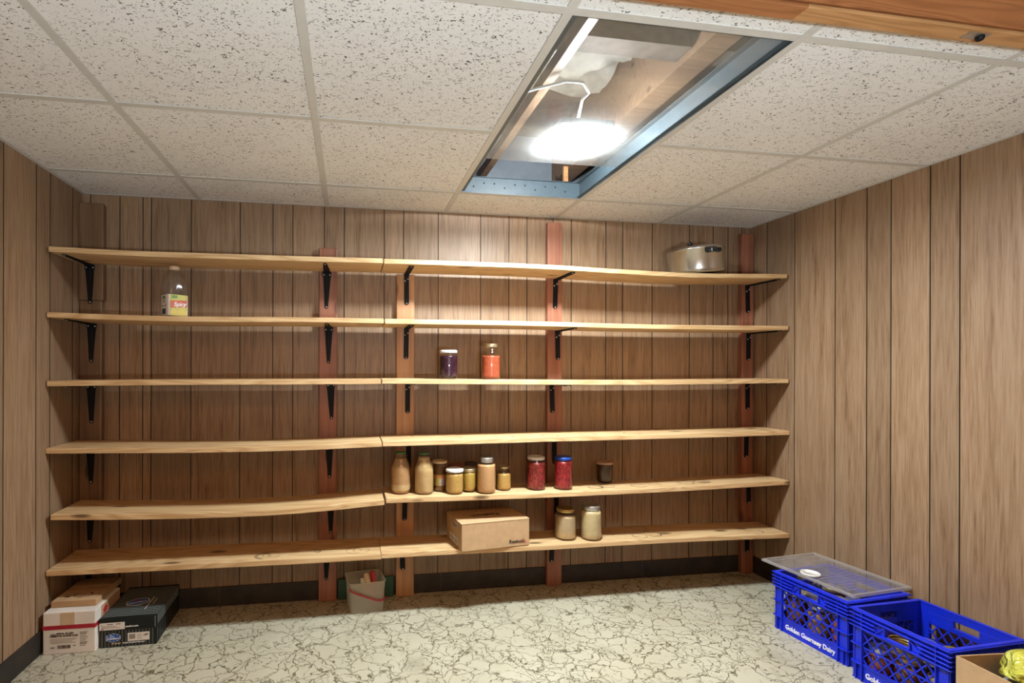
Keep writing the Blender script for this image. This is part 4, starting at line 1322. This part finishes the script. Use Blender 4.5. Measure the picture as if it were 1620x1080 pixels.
def stick_tool(name, label, cat, base, tip, w, t, mat, cap_mat=None):
    b, e = Vector(base), Vector(tip)
    d = e - b
    L = d.length
    o = empty(name, b)
    q = Vector((0, 0, 1)).rotation_difference(d.normalized())
    o.rotation_euler = q.to_euler()
    secs = []
    for s, k in ((0.0, 0.75), (0.25, 0.85), (0.6, 1.0), (0.9, 1.0), (0.97, 0.85), (1.0, 0.5)):
        ww, tt = w * k / 2, t * k / 2
        secs.append([(ww * math.cos(2 * PI * i / 14), tt * math.sin(2 * PI * i / 14), L * s) for i in range(14)])
    MB().loft(secs).build('handle', mat, o)
    return tag(o, label, cat), o, L


t1, o1, L1 = stick_tool('scrub_brush', 'cream-handled brush leaning inside the clear pail', 'brush', (1.3635, -0.1365, 0.020), (1.3275, -0.1195, 0.1630), 0.024, 0.012, flat('cream_handle', (0.60, 0.48, 0.32), 0.4))
MB().box(-0.020, 0.020, -0.010, 0.010, -0.012, 0.022).build('bristle_head', flat('bristle', (0.25, 0.2, 0.14), 0.8), o1, bevel=0.004)
t2, o2, L2 = stick_tool('red_scoop', 'red plastic handled tool in the right side of the clear pail', 'tool', (1.3795, -0.1065, 0.020), (1.3615, -0.1015, 0.1650), 0.026, 0.014, flat('red_plastic', (0.42, 0.025, 0.035), 0.35))
MB().box(-0.018, 0.018, -0.004, 0.004, -0.010, 0.030).build('blade', ZINC, o2, bevel=0.002)
t3, o3, L3 = stick_tool('wooden_spatula', 'tan wooden spatula between the two handles in the clear pail', 'spatula', (1.3635, -0.1015, 0.020), (1.3405, -0.0935, 0.1550), 0.030, 0.010, flat('tan_wood', (0.36, 0.24, 0.13), 0.6))
t4, o4, L4 = stick_tool('pale_scraper', 'short pale scraper at the left of the handles in the clear pail', 'scraper', (1.3365, -0.1515, 0.020), (1.3095, -0.1215, 0.1420), 0.022, 0.008, flat('pale_plastic', (0.48, 0.47, 0.38), 0.5))


# ------------------------------------------------------------------ milk crates
def crate(label, x, y, rot, w, d, h, contents_label):
    """local x runs along the lettered face towards the room's front, local y towards the right wall"""
    root = tag(empty('milk_crate', (x, y, 0.0), rot), label, 'crate', 'blue milk crates')
    T = 0.010

    def face(L):
        """one side of length L in local (s, outward n, z); returns frame and lattice MBs; s from 0 to L, n from 0 (outer) to T (inner)"""
        fr, la = MB(), MB()
        c = 0.118 * L
        zb, zt = 0.235 * h, 0.73 * h
        fr.box(0, L, 0.003, T - 0.002, 0, zb)                 # lettered band
        fr.box(0, L, 0.0, 0.003, 0, 0.006).box(0, L, 0.0, 0.003, zb - 0.004, zb)
        fr.box(0, c, 0.003, T - 0.002, zb, h).box(L - c, L, 0.003, T - 0.002, zb, h)   # corner columns
        # upper band round the hand hole
        h0, h1 = 0.775 * h, 0.885 * h
        a, b = 0.37 * L, 0.63 * L
        fr.box(c, L - c, 0.003, T - 0.002, h1, h).box(c, a, 0.003, T - 0.002, zt, h1).box(b, L - c, 0.003, T - 0.002, zt, h1).box(a, b, 0.003, T - 0.002, zt, h0)
        # horizontal ribs, broken at the hand hole
        for z in (0.985, 0.925, 0.868, 0.812, 0.757):
            zz = z * h
            if z in (0.985, 0.925, 0.757):
                fr.box(-0.006, L + 0.006, -0.0085, 0.003, zz - 0.0018, zz + 0.0018)
            else:
                fr.box(-0.006, a - 0.028, -0.0085, 0.003, zz - 0.0018, zz + 0.0018).box(b + 0.028, L + 0.006, -0.0085, 0.003, zz - 0.0018, zz + 0.0018)
        for z in (0.50, 0.235):
            for s0, s1 in ((-0.001, c), (L - c, L + 0.001)):
                fr.box(s0, s1, -0.006, 0.003, z * h - 0.002, z * h + 0.002)
        # hole surround
        for s in (a, b):
            fr.box(s - 0.002, s + 0.002, -0.004, T - 0.002, h0, h1)
        fr.box(a, b, -0.004, T - 0.002, h0 - 0.002, h0 + 0.002)
        # uprights and hole braces
        for s in (c * 0.42, c, L - c, L - c * 0.42):
            fr.box(s - 0.0018, s + 0.0018, -0.006, 0.003, 0.0, zb if s not in (c, L - c) else h * 0.98)
        for s0, s1 in ((c, a), (L - c, b)):
            ln = 0.022
            sg = 1 if s0 < s1 else -1
            mt = Matrix.Translation((s1 - sg * 0.014, 0, 0.84 * h)) @ Matrix.Rotation(-sg * math.radians(48), 4, 'Y')
            fr.box(-0.036, 0.036, -0.0035, 0.003, -0.0018, 0.0018, 0, mt)
        # diamond lattice
        la.box(c, L - c, 0.0, T - 0.003, zt - 0.004, zt + 0.002).box(c, L - c, 0.0, T - 0.003, zb - 0.001, zb + 0.004)
        zm = (zb + zt) / 2
        la.box(c, L - c, 0.001, T - 0.003, zm - 0.0020, zm + 0.0020)
        la.box(c - 0.002, c + 0.002, 0.0, T - 0.003, zb, zt).box(L - c - 0.002, L - c + 0.002, 0.0, T - 0.003, zb, zt)
        wv, hv = L - 2 * c, zt - zb
        n = 9
        pitch = wv / n * 1.0
        ang = math.atan2(1.0, 0.72)
        run = hv / math.tan(ang)
        for sg in (1, -1):
            k = -6
            while k < n + 7:
                s0 = c + k * pitch
                # line from (s0, zb) to (s0 + sg*run, zt), clipped to the window
                pa, pb = (s0, zb), (s0 + sg * run, zt)
                t0, t1 = 0.0, 1.0
                ds = pb[0] - pa[0]
                for lo, hi in ((c, L - c),):
                    ta, tb = (lo - pa[0]) / ds, (hi - pa[0]) / ds
                    if ta > tb:
                        ta, tb = tb, ta
                    t0, t1 = max(t0, ta), min(t1, tb)
                if t1 - t0 > 0.06:
                    qa = (pa[0] + ds * t0, zb + hv * t0)
                    qb = (pa[0] + ds * t1, zb + hv * t1)
                    ln = math.hypot(qb[0] - qa[0], qb[1] - qa[1])
                    mt = Matrix.Translation((qa[0], 0, qa[1])) @ Matrix.Rotation(-math.atan2(qb[1] - qa[1], qb[0] - qa[0]), 4, 'Y')
                    la.box(0, ln, 0.0015, T - 0.003, -0.0017, 0.0017, 0, mt)
                k += 1.33
        return fr, la

    sides = [
        (w, Matrix(((1, 0, 0, 0), (0, 1, 0, 0), (0, 0, 1, 0), (0, 0, 0, 1)))),                       # lettered face (outer normal -y)
        (w, Matrix(((-1, 0, 0, w), (0, -1, 0, d), (0, 0, 1, 0), (0, 0, 0, 1)))),                     # facing the wall
        (d, Matrix(((0, 1, 0, 0), (-1, 0, 0, d), (0, 0, 1, 0), (0, 0, 0, 1)))),                      # far end
        (d, Matrix(((0, -1, 0, w), (1, 0, 0, 0), (0, 0, 1, 0), (0, 0, 0, 1)))),                      # near end
    ]
    first = None
    for L, mt in sides:
        fr, la = face(L)
        fr.v = [tuple(mt @ Vector(p)) for p in fr.v]
        la.v = [tuple(mt @ Vector(p)) for p in la.v]
        s = fr.build('side_panel', CRATE, root, bevel=0.0006, bseg=1)
        lat = la.build('lattice', CRATE, s)
        lat['kind'] = 'stuff'
        first = first or s
    # rolled rim and floor
    mb = MB()
    rim = [(-0.004, 0.012), ]
    mb.box(-0.004, w + 0.004, -0.004, 0.010, h - 0.003, h + 0.001).box(-0.004, w + 0.004, d - 0.010, d + 0.004, h - 0.003, h + 0.001)
    mb.box(-0.004, 0.010, 0.010, d - 0.010, h - 0.003, h + 0.001).box(w - 0.010, w + 0.004, 0.010, d - 0.010, h - 0.003, h + 0.001)
    mb.build('rim', CRATE, root, bevel=0.002)
    MB().box(0.008, w - 0.008, 0.008, d - 0.008, 0.004, 0.010).build('crate_floor', CRATE, root)
    lettering('lettering', 'Golden Guernsey Dairy', 0.0278, first, (w * 0.5, 0.0022, 0.0185), (1, 0, 0), (0, 0, 1), WHITE_INK, 'CENTER', 0.0007, 0.0, 0.80, 0.0008)
    return root


C1 = (3.1495, -0.5968, math.radians(-85.0), 0.3200, 0.3160, 0.2535)
C2 = (3.1391, -0.9660, math.radians(-87.6), 0.3085, 0.3220, 0.2630)
crate('blue milk crate with a clear plastic lid on top, nearer the shelves', *C1, None)
crate('open blue milk crate without a lid, nearer the cardboard box', *C2, None)


def loc_in(c, lx, ly):
    a = c[2]
    return c[0] + lx * math.cos(a) - ly * math.sin(a), c[1] + lx * math.sin(a) + ly * math.cos(a)


JAM_A = mat_pulp('brown_preserve', (0.10, 0.030, 0.012), (0.24, 0.085, 0.030), 30)
JAM_B = mat_pulp('amber_preserve', (0.26, 0.12, 0.030), (0.38, 0.20, 0.06), 30)
JAM_C = mat_pulp('rust_preserve', (0.26, 0.050, 0.022), (0.36, 0.090, 0.035), 30)
cm = [JAM_A, JAM_B, JAM_C, JAM_A, JAM_C, JAM_A, JAM_B, JAM_A, JAM_C]
for ci, (c, group, lab) in enumerate(((C1, 'jars inside the lidded crate', 'preserve jar seen through the lattice of the lidded blue crate'), (C2, 'jars inside the open crate', 'preserve jar seen through the lattice of the open blue crate'))):
    for k in range(9):
        lx = 0.058 + (c[3] - 0.116) * (k % 3) / 2
        ly = 0.058 + (c[4] - 0.116) * (k // 3) / 2
        X, Y = loc_in(c, lx, ly)
        hh = (0.155 if (k + ci) % 2 else 0.170) - 0.03 * ci
        jar(lab, X, Y, 0.0102, 0.0425, hh, 0.80, cm[(k + ci * 2) % 9], (PALEGOLD, SILVER, GOLD)[(k + ci) % 3], lid_r=0.86, lid_h=0.016, neck=0.80, shoulder=0.80, group=group)


def ring(label, x, y, z, r, mat, group, h=0.010, solid=False):
    pr = [(r * 0.97, 0), (r, 0.001), (r, h - 0.001), (r * 0.96, h), (r * 0.86, h), (r * 0.86, h - 0.0015)]
    if solid:
        pr.append((0.0, h - 0.0015))
        o = MB().lathe(pr, 36, cap=False).build('canning_cover', mat, None, (x, y, z))
    else:
        pr += [(r * 0.93, h - 0.0015), (r * 0.93, 0.0), (r * 0.97, 0.0)]
        o = MB().lathe(pr, 36, cap=False).build('jar_ring', mat, None, (x, y, z))
    return tag(o, label, 'lid', group)


X, Y = loc_in(C2, 0.130, 0.060)
for k in range(4):
    ring('gold jar ring in the stack behind the hand hole of the open crate', X + 0.002 * (k % 2), Y, 0.1535 + 0.0104 * k, 0.043, GOLD if k % 2 else PALEGOLD, 'stacked jar rings')
X, Y = loc_in(C2, 0.215, 0.105)
ring('large white jar lid lying inside the open crate', X, Y, 0.1535, 0.050, LID_WHITE, None, 0.010, True)
X, Y = loc_in(C1, 0.155, 0.075)
ring('silver jar lid behind the hand hole of the lidded crate', X, Y, 0.1835, 0.045, SILVER, None, 0.014, True)

# clear lid across the first crate
LZ = 0.2572
cl = tag(empty('clear_bin_lid', (3.1770, -0.4900, LZ), math.radians(-84.0)), 'clear ribbed plastic bin lid lying across the top of the far blue crate', 'lid')
LWx, LDy = 0.412, 0.324
MB().box(0.012, LWx - 0.012, 0.012, LDy - 0.012, 0.004, 0.0062).build('lid_sheet', LIDPLASTIC, cl)
mb = MB()
for a in ((0, LWx, 0, 0.013), (0, LWx, LDy - 0.013, LDy), (0, 0.013, 0.013, LDy - 0.013), (LWx - 0.013, LWx, 0.013, LDy - 0.013)):
    mb.box(*a, 0.0, 0.012)
mb.build('lid_rim', mat_glass('clear_rim_plastic', (0.95, 0.95, 0.96), 0.40, (0.72, 0.69, 0.66), rough=0.15), cl, bevel=0.003)
mb = MB()
for k in range(15):
    xx = 0.030 + k * 0.0235
    mb.box(xx, xx + 0.004, 0.030, LDy * 0.5 - 0.006, 0.0062, 0.0078).box(xx, xx + 0.004, LDy * 0.5 + 0.006, LDy - 0.040, 0.0062, 0.0078)
mb.box(0.02, LWx - 0.02, LDy * 0.5 - 0.002, LDy * 0.5 + 0.002, 0.0062, 0.0082)
rr_ = mb.build('ribs', mat_glass('clear_rib_plastic', (0.98, 0.98, 0.99), 0.22, (0.75, 0.74, 0.72), rough=0.15), cl)
rr_['kind'] = 'stuff'
ring('white jar lid lying on the clear bin lid', 3.248, -0.682, LZ + 0.0085, 0.037, LID_WHITE, None, 0.008, True)

# ------------------------------------------------------------------ cardboard box at the right edge
kx = tag(empty('cardboard_box', (3.1500, -1.2920, 0.0), math.radians(-94.0)), 'open brown cardboard box at the right edge, holding the yellow bag', 'box')
KL, KD, KH = 0.36, 0.385, 0.2580
t = 0.005
MB().box(0, KL, 0, t, 0, KH).build('carton_wall', KRAFT, kx, bevel=0.001)
MB().box(0, KL, KD - t, KD, 0, KH).build('carton_wall', KRAFT, kx, bevel=0.001)
MB().box(0, t, t, KD - t, 0, KH).build('carton_wall', KRAFT, kx, bevel=0.001)
MB().box(KL - t, KL, t, KD - t, 0, KH).build('carton_wall', KRAFT, kx, bevel=0.001)
MB().box(t, KL - t, t, KD - t, 0.001, t).build('carton_base', KRAFT_D, kx)


def blob(cx, cy, z0, z1, rx, ry, seed, puff=0.012, ex=0.45, sq_=3.4):
    rg = random.Random(seed)
    ph = [rg.uniform(0, 6.28) for _ in range(6)]
    secs = []
    n = 48
    m_ = 16
    for i in range(m_ + 1):
        t_ = i / m_
        z = z0 + (z1 - z0) * (math.sin(t_ * PI / 2))
        k = math.cos(t_ * PI / 2) ** ex if t_ < 1 else 0.02
        if i == 0:
            k = 0.9
        s = []
        for j_ in range(n):
            a = 2 * PI * j_ / n
            wv = 1 + 0.05 * math.sin(3 * a + ph[0] + t_ * 3) + 0.045 * math.sin(7 * a + ph[1] - t_ * 6) + 0.028 * math.sin(13 * a + ph[2] + t_ * 11)
            q = (abs(math.cos(a)) ** sq_ + abs(math.sin(a)) ** sq_) ** (-1 / sq_)
            s.append((cx + rx * k * wv * q * math.cos(a), cy + ry * k * wv * q * math.sin(a), z + puff * math.sin(5 * a + ph[3] + 6 * t_) * t_ * (1 - t_) * 2))
        secs.append(s)
    return MB().loft(secs)


YEL = N('yellow_film')
yf_ = YEL.noise(YEL.scale(YEL.coord(), (10, 15, 12)), 1.0, 3, 0.5, 2.0)
YEL.set(Base_Color=YEL.ramp(yf_, [(0.3, (0.42, 0.40, 0.035)), (0.7, (0.62, 0.62, 0.10))]), Roughness=0.28)
YEL.bump(yf_, 1.0, 0.045)
GRY = N('grey_film')
gf_ = GRY.noise(GRY.scale(GRY.coord(), (16, 16, 16)), 1.0, 4, 0.6, 1.0)
GRY.set(Base_Color=GRY.ramp(gf_, [(0.3, (0.14, 0.16, 0.17)), (0.7, (0.30, 0.32, 0.33))]), Roughness=0.3)
GRY.bump(gf_, 0.8, 0.02)
gbag = tag(blob(0, 0, 0, 0.240, 0.134, 0.146, 4, 0.004, 0.16, 5.0).build('grey_plastic_bag', GRY.m, None, (3.294, -1.482, 0.0058)), 'crumpled grey plastic liner bag under the yellow bag in the cardboard box', 'bag')
ybag = tag(blob(0, 0, 0, 0.082, 0.130, 0.132, 9, 0.014, 0.42, 4.0).build('yellow_plastic_bag', YEL.m, None, (3.284, -1.488, 0.2520)), 'shiny yellow plastic bag bulging out of the cardboard box', 'bag')
